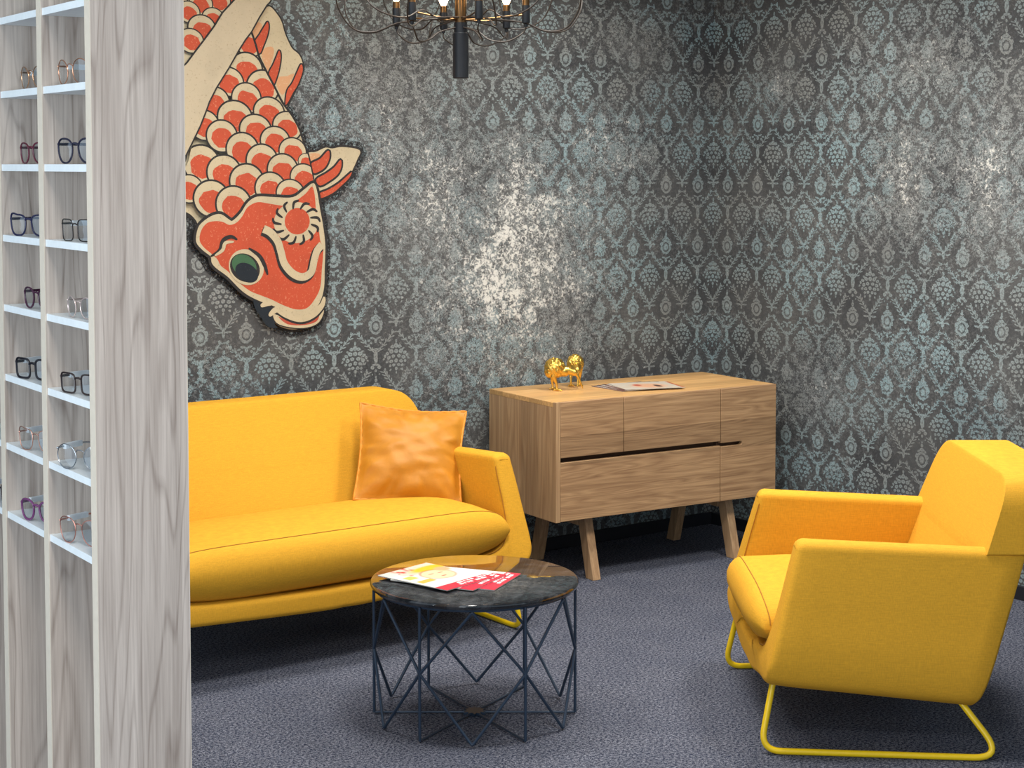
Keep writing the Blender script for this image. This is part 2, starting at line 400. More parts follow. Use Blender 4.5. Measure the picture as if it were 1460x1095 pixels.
KOI = {'BODY':[(-2.353,2.147),(-2.333,2.104),(-2.316,2.052),(-2.281,1.99),(-2.252,1.941),(-2.219,1.884),(-2.18,1.837),(-2.148,1.784),(-2.127,1.73),(-2.109,1.685),(-2.088,1.596),(-2.07,1.515),(-2.052,1.434),(-2.04,1.352),(-2.041,1.27),(-2.048,1.189),(-2.054,1.135),(-2.076,1.082),(-2.108,1.037),(-2.169,1.019),(-2.23,1.033),(-2.274,1.065),(-2.313,1.107),(-2.348,1.14),(-2.392,1.177),(-2.449,1.221),(-2.492,1.26),(-2.521,1.279),(-2.537,1.321),(-2.565,1.353),(-2.587,1.374),(-2.584,1.41),(-2.573,1.436),(-2.603,1.47),(-2.645,1.484),(-2.686,1.489),(-2.685,1.612),(-2.623,1.65),(-2.6,1.727),(-2.571,1.791),(-2.542,1.856),(-2.499,1.934),(-2.447,2.013),(-2.406,2.08),(-2.382,2.127)],'TAIL':[(-2.358,2.146),(-2.308,2.214),(-2.269,2.245),(-2.235,2.218),(-2.216,2.19),(-2.204,2.153),(-2.189,2.12),(-2.171,2.091),(-2.144,2.071),(-2.129,2.045),(-2.125,2.01),(-2.145,1.969),(-2.167,1.921),(-2.191,1.88),(-2.21,1.848),(-2.233,1.887),(-2.257,1.95),(-2.28,1.994),(-2.309,2.057),(-2.332,2.098)],'TAILST':[[(-2.331,2.103),(-2.309,2.138),(-2.287,2.171),(-2.275,2.186),(-2.271,2.166),(-2.277,2.137),(-2.294,2.097),(-2.311,2.067)],[(-2.271,1.992),(-2.253,2.027),(-2.238,2.059),(-2.227,2.081),(-2.221,2.063),(-2.225,2.028),(-2.237,1.985),(-2.255,1.95)],[(-2.194,1.931),(-2.172,1.96),(-2.151,2.001),(-2.134,2.032),(-2.126,2.018),(-2.133,1.988),(-2.151,1.95),(-2.17,1.923),(-2.191,1.888),(-2.202,1.88)]],'TAILTINT':[[(-2.344,2.15),(-2.32,2.182),(-2.299,2.175),(-2.308,2.141),(-2.328,2.114)],[(-2.285,2.089),(-2.255,2.093),(-2.25,2.069),(-2.271,2.008),(-2.283,2.015),(-2.303,2.065)],[(-2.233,1.98),(-2.196,1.986),(-2.163,1.995),(-2.191,1.947),(-2.215,1.914),(-2.239,1.951)]],'FIN':[(-2.107,1.692),(-2.071,1.7),(-2.03,1.716),(-1.999,1.713),(-1.953,1.719),(-1.876,1.707),(-1.888,1.669),(-1.907,1.633),(-1.926,1.601),(-1.963,1.566),(-2.0,1.538),(-2.054,1.519),(-2.068,1.519),(-2.077,1.574),(-2.09,1.633)],'FINST':[[(-2.094,1.653),(-2.053,1.673),(-2.017,1.705),(-2.012,1.677),(-2.031,1.641),(-2.063,1.622),(-2.083,1.62)],[(-2.07,1.594),(-2.027,1.617),(-1.99,1.641),(-1.962,1.669),(-1.96,1.641),(-1.976,1.613),(-2.009,1.59),(-2.054,1.57)],[(-2.059,1.539),(-2.018,1.554),(-1.972,1.578),(-1.93,1.609),(-1.912,1.621),(-1.926,1.597),(-1.963,1.566),(-2.0,1.54),(-2.054,1.521)]],'FINTINT':[[(-2.1,1.69),(-2.062,1.694),(-2.049,1.677),(-2.09,1.659)]],'BAND':[(-2.415,2.261),(-2.329,2.391),(-2.208,2.388),(-2.274,2.261),(-2.287,2.249),(-2.32,2.201),(-2.353,2.146),(-2.379,2.115),(-2.404,2.079),(-2.447,2.01),(-2.498,1.936),(-2.528,1.883),(-2.541,1.85),(-2.566,1.793),(-2.6,1.729),(-2.625,1.684),(-2.67,1.654),(-2.674,1.965),(-2.612,2.019),(-2.575,2.065),(-2.538,2.11),(-2.5,2.158),(-2.466,2.209)],'UPPER':[(-2.678,1.972),(-2.612,2.019),(-2.538,2.11),(-2.5,2.158),(-2.466,2.209),(-2.415,2.261),(-2.329,2.391),(-2.447,2.469),(-2.57,2.505),(-2.699,2.502),(-2.791,2.429),(-2.836,2.291),(-2.799,2.13)],'SCALES':[(-2.357,2.1,0.0532,0.0494),(-2.371,2.005,0.0675,0.0627),(-2.444,1.957,0.0614,0.0532),(-2.303,1.941,0.068,0.0635),(-2.503,1.88,0.0614,0.057),(-2.372,1.898,0.0614,0.057),(-2.42,1.825,0.0724,0.0627),(-2.278,1.847,0.0658,0.057),(-2.545,1.795,0.0594,0.0551),(-2.475,1.756,0.0635,0.0589),(-2.335,1.779,0.068,0.0589),(-2.2,1.796,0.0636,0.0551),(-2.253,1.739,0.0636,0.0551),(-2.391,1.707,0.0675,0.0627),(-2.179,1.701,0.0592,0.0513),(-2.559,1.654,0.0737,0.0684),(-2.31,1.665,0.0667,0.0622),(-2.468,1.621,0.0704,0.0654),(-2.223,1.63,0.0658,0.0614),(-2.375,1.587,0.0716,0.0665),(-2.61,1.562,0.0553,0.0513),(-2.121,1.663,0.0351,0.0304),(-2.276,1.561,0.0655,0.0608),(-2.133,1.602,0.0585,0.0512),(-2.521,1.525,0.0729,0.0677),(-2.191,1.541,0.0614,0.0532),(-2.431,1.503,0.0729,0.0677)],'SCALES2':[(-2.81,2.464,0.0449,0.0414),(-2.743,2.469,0.0449,0.0414),(-2.676,2.474,0.0483,0.0449),(-2.607,2.479,0.0483,0.0449),(-2.537,2.485,0.0483,0.0449),(-2.467,2.49,0.0483,0.0449),(-2.396,2.496,0.0518,0.0449),(-2.781,2.426,0.0449,0.0414),(-2.714,2.431,0.0483,0.0414),(-2.646,2.436,0.0483,0.0414),(-2.577,2.441,0.0483,0.0449),(-2.507,2.446,0.0483,0.0449),(-2.436,2.451,0.0483,0.0449),(-2.365,2.457,0.0518,0.0449),(-2.811,2.384,0.0449,0.0414),(-2.744,2.388,0.0449,0.0449),(-2.677,2.393,0.0483,0.0449),(-2.608,2.398,0.0483,0.0449),(-2.538,2.403,0.0483,0.0449),(-2.468,2.408,0.0483,0.0449),(-2.397,2.413,0.0518,0.0449),(-2.782,2.346,0.0449,0.0414),(-2.715,2.35,0.0483,0.0449),(-2.647,2.355,0.0483,0.0414),(-2.578,2.359,0.0483,0.0449),(-2.508,2.364,0.0483,0.0449),(-2.437,2.369,0.0483,0.0414),(-2.365,2.373,0.0483,0.0449),(-2.812,2.304,0.0449,0.0414),(-2.745,2.308,0.0449,0.0414),(-2.678,2.312,0.0483,0.0449),(-2.609,2.316,0.0483,0.0449),(-2.539,2.321,0.0483,0.0449),(-2.469,2.325,0.0483,0.0449),(-2.398,2.33,0.0518,0.0449),(-2.783,2.265,0.0449,0.0449),(-2.716,2.269,0.0483,0.0449),(-2.648,2.273,0.0483,0.0449),(-2.579,2.277,0.0483,0.0449),(-2.509,2.282,0.0483,0.0414),(-2.438,2.286,0.0483,0.0449),(-2.366,2.29,0.0483,0.0449),(-2.478,2.253,0.045,0.0418),(-2.553,2.238,0.0471,0.0437),(-2.432,2.26,0.0246,0.0228),(-2.602,2.206,0.045,0.0386),(-2.504,2.186,0.0461,0.0399),(-2.55,2.148,0.057,0.0494),(-2.595,2.102,0.0512,0.0439)],'HEAD':[(-2.528,1.312),(-2.559,1.336),(-2.585,1.368),(-2.578,1.415),(-2.558,1.44),(-2.518,1.463),(-2.483,1.467),(-2.449,1.446),(-2.435,1.443),(-2.402,1.471),(-2.372,1.51),(-2.331,1.531),(-2.259,1.528),(-2.181,1.527),(-2.132,1.556),(-2.092,1.58),(-2.076,1.55),(-2.064,1.485),(-2.049,1.408),(-2.041,1.337),(-2.044,1.255),(-2.048,1.174),(-2.067,1.12),(-2.105,1.078),(-2.166,1.065),(-2.227,1.087),(-2.263,1.113),(-2.311,1.131),(-2.364,1.155),(-2.405,1.183),(-2.457,1.233),(-2.503,1.266),(-2.523,1.288)],'HEADIN':[(-2.528,1.325),(-2.554,1.346),(-2.571,1.373),(-2.564,1.409),(-2.541,1.435),(-2.51,1.442),(-2.478,1.439),(-2.449,1.427),(-2.42,1.435),(-2.396,1.458),(-2.373,1.492),(-2.331,1.51),(-2.284,1.504),(-2.212,1.495),(-2.169,1.513),(-2.126,1.54),(-2.098,1.567),(-2.086,1.534),(-2.08,1.463),(-2.068,1.392),(-2.062,1.354),(-2.05,1.327),(-2.057,1.245),(-2.064,1.18),(-2.086,1.137),(-2.123,1.101),(-2.172,1.098),(-2.227,1.117),(-2.275,1.14),(-2.323,1.159),(-2.364,1.176),(-2.405,1.205),(-2.451,1.249),(-2.486,1.276),(-2.5,1.3)],'SWIRL':[(-2.314,1.401),(-2.285,1.387),(-2.255,1.354),(-2.24,1.311),(-2.226,1.267),(-2.19,1.228),(-2.147,1.213),(-2.11,1.231),(-2.097,1.274),(-2.084,1.311),(-2.062,1.335)],'EYERING':(-2.381,1.267,0.0753,0.0653),'EYE':(-2.387,1.265,0.0651,0.0564),'EYEG':(-2.39,1.273,0.0512,0.0444),'EYEP':(-2.381,1.249,0.0512,0.0444),'WHORL':(-2.167,1.43,0.0964,0.0784),'WHORLIN':(-2.163,1.435,0.0542,0.0506),'BROW':[(-2.528,1.312),(-2.491,1.334),(-2.476,1.37),(-2.444,1.383),(-2.418,1.371)],'BROWC':[(-2.511,1.314),(-2.479,1.334),(-2.467,1.36),(-2.432,1.364)],'LID':[(-2.371,1.338),(-2.327,1.308),(-2.304,1.27),(-2.292,1.235)],'LIP':[(-2.263,1.099),(-2.215,1.073),(-2.154,1.056),(-2.099,1.069),(-2.058,1.103),(-2.048,1.135)],'MOUTH':[(-2.269,1.084),(-2.227,1.071),(-2.167,1.054),(-2.105,1.059),(-2.058,1.097),(-2.052,1.075),(-2.08,1.038),(-2.142,1.025),(-2.216,1.035),(-2.258,1.053)],'MOUTHIN':[(-2.248,1.074),(-2.215,1.059),(-2.167,1.043),(-2.105,1.053),(-2.071,1.076),(-2.083,1.047),(-2.136,1.036),(-2.209,1.043)],'DARK':[(-2.352,1.144),(-2.323,1.126),(-2.287,1.114),(-2.257,1.086),(-2.264,1.048),(-2.252,1.032),(-2.294,1.039),(-2.323,1.078),(-2.347,1.112)],'WHISK':[[(-2.323,1.118),(-2.293,1.128),(-2.275,1.124)],[(-2.288,1.079),(-2.263,1.099),(-2.233,1.106)]],'GILLFAN':[(-2.653,1.555),(-2.608,1.539),(-2.569,1.503),(-2.546,1.466),(-2.581,1.456),(-2.614,1.467),(-2.653,1.483)]}

# ---------------------------------------------------------------- materials
yellow = fabric('mustard_fabric', (210, 155, 42))
seam_mat = plain('seam_thread', (160, 108, 24), 0.9)
yellow_metal = plain('yellow_lacquered_tube', (240, 200, 25), 0.3)
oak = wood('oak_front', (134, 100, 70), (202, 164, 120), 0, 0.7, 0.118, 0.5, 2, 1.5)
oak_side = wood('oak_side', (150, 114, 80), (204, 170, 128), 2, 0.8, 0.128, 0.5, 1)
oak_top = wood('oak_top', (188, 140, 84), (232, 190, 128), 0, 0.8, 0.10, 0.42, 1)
oak_leg = wood('oak_leg', (150, 115, 82), (205, 172, 132), 2, 0.5, 0, 0.5)
groove_mat = plain('groove_wood', (92, 64, 44), 0.7)
laminate = wood('grey_oak_laminate', (134, 120, 111), (224, 213, 203), 2, 0.5, 0, 0.5, 1, 0.9, 15.0)
edge_band = plain('beige_edge_band', (214, 204, 188), 0.5)
white_shelf = plain('white_shelf', (232, 240, 244), 0.35)
wall_white = plain('ceiling_paint', (236, 236, 234), 0.9)
skirting = plain('charcoal_skirting', (28, 30, 36), 0.5)
black_metal = plain('blackened_metal', (26, 30, 36), 0.42, 0.3)
table_metal = plain('dark_steel_rod', (50, 66, 86), 0.45, 0.3)
brass = plain('bronzed_brass', (120, 92, 62), 0.28, 1.0)
gold = plain('gold_leaf', (232, 190, 92), 0.33, 1.0)
cable_mat = plain('dark_cable', (40, 34, 30), 0.45)

t = NT('black_marble'); nz = t.noise(t.obj(), 9, 6, 0.65, 1.5)
t.set(Base_Color=t.mix(t.ramp(nz, 0.45, 0.75), srgb(20, 22, 26), srgb(74, 76, 80)), Roughness=0.06, Coat_Weight=0.6, Coat_Roughness=0.02)
marble = t.m

t = NT('bulb_glow'); t.set(Base_Color=(1.0, 0.8, 0.5), Roughness=0.3, Emission_Color=(1.0, 0.72, 0.42), Emission_Strength=14.0); bulb_mat = t.m

t = NT('velvet')
c = srgb(188, 124, 24)
nz = t.noise(t.obj(), 14, 4, 0.6, 0.5)
t.bump(t.noise(t.obj(), 30, 3, 0.6, 1.0), 0.12, 0.006)
t.set(Base_Color=t.mix(nz, tuple(x*0.8 for x in c), tuple(min(1, x*1.15) for x in c)), Roughness=0.55, Sheen_Weight=0.2, Sheen_Roughness=0.3)
t.b.inputs['Sheen Tint'].default_value = (1.0, 0.62, 0.28, 1)
velvet = t.m
flange_mat = plain('velvet_flange', (214, 136, 36), 0.6, 0, 0.15, 90)

t = NT('carpet')
P = t.obj()
n1 = t.noise(P, 120, 3, 0.75); n2 = t.noise(P, 300, 2, 0.6); n3 = t.noise(P, 5, 3)
f = t.math('ADD', t.math('MULTIPLY', n1, 0.6), t.math('MULTIPLY', n2, 0.4))
f = t.ramp(f, 0.43, 0.58)
cc = t.mix(f, srgb(26, 36, 60), srgb(150, 154, 168))
cc = t.mix(t.ramp(n3, 0.3, 0.7, 0, 0.25), cc, srgb(48, 58, 82))
t.bump(f, 0.8, 0.006)
t.set(Base_Color=cc, Roughness=0.95); t.b.inputs['Specular IOR Level'].default_value = 0.1
carpet = t.m

paper_back = wallpaper('damask_paper_back', 0, [(-1.13, 1.25, 0.62, 0.70, 1.0), (-1.50, 1.50, 0.55, 0.5, 0.72), (-1.75, 1.75, 0.6, 0.6, 0.55), (-0.62, 1.72, 0.42, 0.25, 0.62), (-0.75, 1.45, 0.35, 0.3, 0.55), (-0.45, 2.2, 0.4, 0.2, 0.4), (-1.2, 0.85, 0.55, 0.3, 0.62)])
paper_right = wallpaper('damask_paper_right', 1, [(-1.15, 1.60, 0.42, 0.40, 0.62), (-1.55, 1.60, 0.4, 0.45, 0.66), (-0.38, 1.98, 0.2, 0.14, 0.6), (-0.7, 0.70, 0.4, 0.25, 0.5), (-1.2, 2.05, 0.5, 0.25, 0.5)])

# ---------------------------------------------------------------- the room
structure(MB().box((-7.5, -8.0, -0.05), (0.1, 0.1, 0.0)).build('floor', carpet, smooth=0))
structure(MB().box((-7.5, -8.0, CEIL), (0.1, 0.1, CEIL + 0.05)).build('ceiling', wall_white, smooth=0))
structure(MB().box((-7.5, 0.0, 0.0), (0.1, 0.1, CEIL)).build('wall_back', paper_back, smooth=0))
structure(MB().box((0.0, -8.0, 0.0), (0.1, 0.0, CEIL)).build('wall_right', paper_right, smooth=0))
structure(MB().box((-7.5, -0.014, 0.0), (0.0, 0.0, 0.055)).build('baseboard_back', skirting, bevel=0.003))
structure(MB().box((-0.014, -8.0, 0.0), (0.0, -0.014, 0.055)).build('baseboard_right', skirting, bevel=0.003))

# ---------------------------------------------------------------- the carp printed on the wall
def koi():
    def pm(name, rgb, alt, k):
        t = NT(name)
        P = t.obj()
        n = t.noise(P, 110, 4, 0.75); n2 = t.noise(P, 9, 4, 0.6)
        col = t.mix(t.ramp(n, 0.58, 0.68, 0, k), srgb(*rgb), srgb(*alt))
        col = t.mix(t.ramp(n2, 0.45, 0.75, 0, 0.25), col, srgb(*[int(x*0.72) for x in rgb]))
        t.set(Base_Color=col, Roughness=0.75); t.b.inputs['Specular IOR Level'].default_value = 0.3
        return t.m
    t = NT('print_halo_ink')                     # the soft speckled ink round the drawing
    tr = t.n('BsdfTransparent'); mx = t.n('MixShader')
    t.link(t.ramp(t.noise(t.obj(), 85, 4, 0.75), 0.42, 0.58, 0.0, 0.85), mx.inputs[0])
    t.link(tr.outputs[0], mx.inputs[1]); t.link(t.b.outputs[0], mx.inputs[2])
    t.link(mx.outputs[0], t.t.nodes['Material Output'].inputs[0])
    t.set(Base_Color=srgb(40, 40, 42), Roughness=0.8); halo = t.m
    mats = [pm('print_black', (44, 42, 42), (120, 120, 120), 0.35), pm('print_cream', (190, 176, 146), (140, 122, 98), 0.7),
            pm('print_orange', (184, 78, 52), (216, 150, 118), 0.7), pm('print_green', (64, 100, 72), (30, 50, 48), 0.7),
            pm('print_night', (30, 38, 46), (80, 90, 92), 0.4), pm('print_peach', (200, 152, 112), (206, 190, 160), 0.8),
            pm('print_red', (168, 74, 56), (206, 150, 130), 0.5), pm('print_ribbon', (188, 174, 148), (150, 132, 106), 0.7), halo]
    BLACK, CREAM, ORANGE, GREEN, NIGHT, PEACH, RED, RIBBON, HALO = range(9)
    mb = MB(); layer = [0]
    def area(p): return sum(p[i][0]*p[(i+1) % len(p)][1] - p[(i+1) % len(p)][0]*p[i][1] for i in range(len(p)))
    def put(pts, mi):
        if len(pts) < 3: return
        layer[0] += 1
        y = -0.0006 - layer[0]*0.00006
        q = []
        for p in pts:
            if not q or (abs(p[0]-q[-1][0]) + abs(p[1]-q[-1][1])) > 2e-4: q.append(p)
        if len(q) < 3 or abs(area(q)) < 1e-6: return
        if area(q) < 0: q = q[::-1]
        mb.add([(p[0], y, p[1]) for p in q], [tuple(range(len(q)))], mi)
    def sm(pts, n=4): return [(v.x, v.y) for v in spline([(p[0], p[1], 0) for p in pts], n, True)]
    def grow(pts, d):
        q = pts if area(pts) > 0 else pts[::-1]
        m = len(q); out = []
        for i in range(m):
            a = Vector(q[i-1]); b = Vector(q[i]); c = Vector(q[(i+1) % m])
            e = (c - a); e = e.normalized() if e.length > 1e-9 else Vector((1, 0))
            out.append((b.x + e.y*d, b.y - e.x*d))
        return out
    def ell(e, k=1.0, kz=1.0, dx=0.0, dz=0.0, n=36, wob=0.0, rot=0.0):
        out = []
        for i in range(n):
            a = 2*math.pi*i/n; w = 1 + wob*random.uniform(-1, 1)
            x, z = e[2]*k*w*math.cos(a), e[3]*k*kz*w*math.sin(a)
            out.append((e[0] + dx*e[2] + x*math.cos(rot) - z*math.sin(rot), e[1] + dz*e[3] + x*math.sin(rot) + z*math.cos(rot)))
        return out
    def clip(sub, con):                       # sub: any polygon, con: convex polygon
        con = con if area(con) > 0 else con[::-1]
        out = list(sub)
        for i in range(len(con)):
            a, b = con[i], con[(i+1) % len(con)]
            side = lambda p: (b[0]-a[0])*(p[1]-a[1]) - (b[1]-a[1])*(p[0]-a[0])
            inp, out = out, []
            for j in range(len(inp)):
                p, q = inp[j-1], inp[j]; sp, sq = side(p), side(q)
                if (sp >= 0) != (sq >= 0):
                    t = sp/(sp - sq); out.append((p[0] + (q[0]-p[0])*t, p[1] + (q[1]-p[1])*t))
                if sq >= 0: out.append(q)
            if not out: return []
        return out
    def stroke(pts, w0, mi, taper=True, n=6):
        c = [(v.x, v.y) for v in spline([(p[0], p[1], 0) for p in pts], n)]
        L, Rr = [], []
        m = len(c)
        for i in range(m):
            a, b = Vector(c[max(i-1, 0)]), Vector(c[min(i+1, m-1)])
            e = (b - a).normalized()
            w = w0*(math.sin(math.pi*min(max((i + 0.6)/(m + 0.2), 0), 1))**0.5 if taper else 1)*0.5
            L.append((c[i][0] - e.y*w, c[i][1] + e.x*w)); Rr.append((c[i][0] + e.y*w, c[i][1] - e.x*w))
        put(L + Rr[::-1], mi)
    def outlined(pts, mi, w=0.011):
        put(grow(pts, w), BLACK); put(pts, mi)
    K = KOI
    lines = 0.010
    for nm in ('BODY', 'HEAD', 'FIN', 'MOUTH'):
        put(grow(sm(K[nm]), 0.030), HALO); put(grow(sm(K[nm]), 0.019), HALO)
    tail = sm(K['TAIL']); outlined(tail, CREAM, 0.006)
    for s in K['TAILTINT']: put(sm(s), PEACH)
    for s in K['TAILST']: outlined(sm(s), ORANGE, 0.006)
    fin = sm(K['FIN']); outlined(fin, CREAM, 0.008)
    for s in K['FINTINT']: put(sm(s), PEACH)
    for s in K['FINST']: outlined(sm(s), ORANGE, 0.008)
    outlined(sm(K['GILLFAN']), CREAM, 0.008)
    body = sm(K['BODY']); outlined(body, CREAM, 0.009)
    put(K['UPPER'], CREAM)
    def scales(lst, reg):
        for i, e in enumerate(sorted(lst, key=lambda e: -e[1])):
            tilt = -0.25
            put(clip(reg, ell(e, 1.06, 1, rot=tilt)), BLACK)
            put(clip(reg, ell(e, 0.955, 1, rot=tilt)), CREAM)
            put(clip(reg, ell(e, 0.74, 0.90, 0.03, -0.15, 40, 0.05, tilt)), ORANGE)
    scales(K['SCALES2'], K['UPPER'])
    put(grow(K['BAND'], 0.005), BLACK); put(K['BAND'], RIBBON)
    reg = grow(body, -0.004)
    scales(K['SCALES'], reg)
    # ribbon once more over the scales that reach under it
    put(grow(K['BAND'], 0.006), BLACK); put(K['BAND'], RIBBON)
    head = sm(K['HEAD']); outlined(head, CREAM, 0.011)
    put(sm(K['HEADIN']), ORANGE)
    wh = K['WHORL']
    put(ell(wh, 1.0), CREAM); put(ell(K['WHORLIN'], 1.0), ORANGE)
    for i in range(13):
        a = 2*math.pi*i/13
        p = [(wh[0] + wh[2]*r*math.cos(a + tw), wh[1] + wh[3]*r*math.sin(a + tw)) for r, tw in ((1.08, 0.0), (0.98, 0.22), (0.66, 0.34))]
        stroke(p, 0.011, BLACK)
    stroke([(p[0] + 0.012, p[1] + 0.004) for p in K['SWIRL']] if False else K['SWIRL'], 0.036, BLACK, False)
    stroke([(p[0] + 0.006, p[1] + 0.008) for p in K['SWIRL']], 0.030, CREAM, False)
    put(ell(K['EYERING'], 1.0, rot=-0.5), CREAM); put(ell(K['EYE'], 1.0, 0.9, rot=-0.5), BLACK)
    put(ell(K['EYEG'], 1.05, 0.85, rot=-0.5), GREEN); put(ell(K['EYEP'], 1.0, 0.75, 0.02, -0.06, rot=-0.5), NIGHT)
    stroke(K['LID'], 0.016, BLACK); stroke(K['BROW'], 0.016, BLACK); stroke(K['BROWC'], 0.014, CREAM)
    put(sm(K['DARK']), NIGHT)
    put(grow(sm(K['MOUTH']), 0.004), BLACK); put(sm(K['MOUTH']), CREAM); put(sm(K['MOUTHIN']), RED)
    stroke(K['LIP'], 0.034, BLACK); stroke([(p[0], p[1] + 0.006) for p in K['LIP']], 0.028, CREAM)
    for s in K['WHISK']: stroke(s, 0.022, CREAM)
    o = mb.build('carp_mural', mats, smooth=0)
    tag(o, 'large orange and cream koi carp with scales printed on the dark damask wall', 'mural')
koi()

# ---------------------------------------------------------------- sofa and armchair (one family)
def upholstered(root, wt, flare, side_drop, cush_top, zc, sled_x, toe=0.0, lower=0.0, bslope=(0.530, 0.49), btop=0.790, armz=0.0, bowl=0.03, rslope=0.2875):
    """local frame: x across, y from front to rear, z up; wt = half width over the arms"""
    yf = lambda z: 0.26*max(0.0, z - 0.25)
    yr = lambda z: 0.575 + rslope*(z - 0.18)
    wo = wt + flare
    y_shift = 0.0
    low = lambda z: z - armz*max(0, min(1, (z - 0.45)/0.15)) - lower*max(0, min(1, (0.33 - z)/0.07))
    # U shaped shell: outer and inner outline of half the front, top to middle
    outer = [(wt - 0.004, 0.604), (wt + flare*0.25, 0.52), (wt + flare*0.6, 0.42), (wt + flare*0.93, 0.325), (wo - 0.004, 0.275),
             (wo - 0.03, 0.238), (wo - 0.09, 0.219), (wo - 0.2, 0.208), (0.12, 0.208 - bowl), (0.0, 0.208 - bowl)]
    inner = [(wt - 0.078, 0.606), (wt - 0.074, 0.52), (wt - 0.068, 0.44), (wt - 0.068, 0.37), (wt - 0.085, 0.32),
             (wt - 0.12, 0.295), (wt - 0.17, 0.285), (wt - 0.28, 0.275), (0.12, 0.262), (0.0, 0.262)]
    O = [(v.x, low(v.y)) for v in spline([(*p, 0) for p in outer], 5)]
    I = [(v.x, low(v.y)) for v in spline([(*p, 0) for p in inner], 5)]
    topc = [(wt - 0.012, 0.613 - armz), (wt - 0.024, 0.619 - armz), (wt - 0.041, 0.621 - armz), (wt - 0.060, 0.618 - armz), (wt - 0.072, 0.613 - armz)]
    half = O[::-1] + topc + I                       # middle bottom -> up outside -> over -> down inside -> middle
    full = half[:-1] + [(-x, z) for (x, z) in half[::-1]][:-1]
    full = full[:]                                   # closed loop
    n = len(full)
    cen = []
    k = len(half)
    def mate(i):                                     # centre line of the shell's thickness, for shrinking rims
        j = (len(half) - 1 - i) if i < len(half) else None
        return j
    def ring(tf, shrink, zdrop):
        row = []
        for i in range(n):
            a = full[i-1]; b = full[i]; c = full[(i+1) % n]
            e = Vector((c[0]-a[0], c[1]-a[1]))
            if e.length < 1e-9: e = Vector((1, 0))
            e.normalize()
            x = b[0] - e.y*(shrink); z = b[1] + e.x*(shrink)
            if z > 0.604: pass
            y = yf(z) + (yr(z) - yf(z))*tf
            row.append((x, y, z - zdrop*tf*(side_drop + (1.0 - side_drop)*max(0, min(1, (z - 0.28)/0.3)))))
        return row
    # orientation: outline runs counter-clockwise seen from the front, inward normal is (-ey, ex)
    rows = [ring(0.0, 0.020, 0.03), ring(0.0, 0.014, 0.03)]
    rows[0] = [(x, y + 0.0, z) for (x, y, z) in rows[0]]
    rows[1] = [(x, y + 0.0008, z) for (x, y, z) in rows[1]]
    for (s, dy) in ((0.007, 0.004), (0.0025, 0.010), (0.0, 0.020)):
        rows.append([(x, y + dy, z) for (x, y, z) in ring(0.0, s, 0.03)])
    for tt in (0.12, 0.3, 0.5, 0.7, 0.9, 0.985): rows.append(ring(tt, 0.0, 0.03))
    rows.append([(x, y, z) for (x, y, z) in ring(1.0, 0.008, 0.03)])
    mb = MB(); mb.grid(rows, closed_v=True)
    h = len(half)
    # front and rear rims: bridge outer and inner runs
    def capring(r):
        fs = []
        N = n
        L = list(range(0, h - 1)); 
        # right half: indices 0..h-1 go up outside, over, and down inside; pair i with h-1-i
        base = r*n
        for i in range((h - 1)//2):
            a, b, c2, d = i, i + 1, h - 2 - i, h - 1 - i
            fs.append((base + a, base + b, base + c2 % n, base + d % n) if b != c2 else (base + a, base + b, base + d % n))
        off = h - 1
        m2 = n - off
        for i in range((m2)//2):
            a, b, c2, d = off + i, off + i + 1, off + m2 - i - 1, off + m2 - i
            f = [base + a % n, base + b % n, base + c2 % n, base + d % n]
            q = []
            for v in f:
                if v not in q: q.append(v)
            if len(q) > 2: fs.append(tuple(q))
        return fs
    caps = capring(0) + capring(len(rows) - 1)
    mb.f += caps; mb.mi += [0]*len(caps)
    shell = mb.build('shell', yellow, root, smooth=50)
    # seams along both arm fronts
    for sgn in (1, -1):
        path = [(sgn*(x + 0.001), yf(z) + 0.006, z) for (x, z) in I[2:32]]
        MB().tube(path, 0.0016, 6).build('arm_seam', seam_mat, shell)

    # back rest block
    f0 = lambda z: bslope[0] + bslope[1]*(z - 0.40)
    r0 = lambda z: (yr(z) + 0.008) if z < 0.585 else yr(0.585) + 0.008 + (z - 0.585)*0.72
    zt, z0 = btop, 0.255
    wb, wtop = wt + 0.002, wt - 0.035
    def outline(inset, rad):
        pts = [(-(wb - 0.075) + inset, z0 + inset), (wb - 0.075 - inset, z0 + inset), (wb - 0.075 - inset, 0.556 - armz), (wb - inset, 0.584 - armz), (wtop - inset, zt - inset), (-(wtop - inset), zt - inset), (-(wb - inset), 0.584 - armz), (-(wb - 0.075) + inset, 0.556 - armz)]
        q = fillet([(p[0], p[1], 0) for p in pts], [0.005, 0.005, 0.004, 0.004, rad, rad, 0.004, 0.004], 8, True)
        return [(v.x, v.y) for v in q]
    rad = 0.11
    spec = [(0.012, 0.0), (0.004, 0.004), (0.0, 0.014), (0.0, 0.5), (0.0, 0.986), (0.004, 0.996), (0.012, 1.0)]
    rows = []
    for (ins, tt) in spec:
        ol = outline(ins, rad - ins)
        row = []
        for (x, z) in ol:
            a, b = f0(z), r0(z)
            crown = 0.012*(1 - (x/wb)**2)*max(0, min(1, (z - 0.4)/0.2))
            row.append((x, a + (b - a)*tt + (crown*(1 - tt)*0.0), z))
        rows.append(row)
    mb = MB(); mb.grid(rows, closed_v=True)
    nn = len(rows[0])
    for base in (0, (len(rows) - 1)*nn):
        # fan into strips: pair left and right points
        mb.f.append(tuple(base + i for i in range(nn))); mb.mi.append(0)
    back = mb.build('backrest', yellow, root, smooth=55)
    ol = [(x, z) for (x, z) in outline(0.003, rad - 0.003) if z > 0.57]
    ol.sort(key=lambda p: 0)
    sb = MB(); sb.tube([(x, f0(z) + 0.005, z) for (x, z) in ol], 0.0016, 6)
    sb.build('back_seam', seam_mat, back)

    # seat cushion: a lens when seen from the front
    wc = wt - 0.070
    rows = []
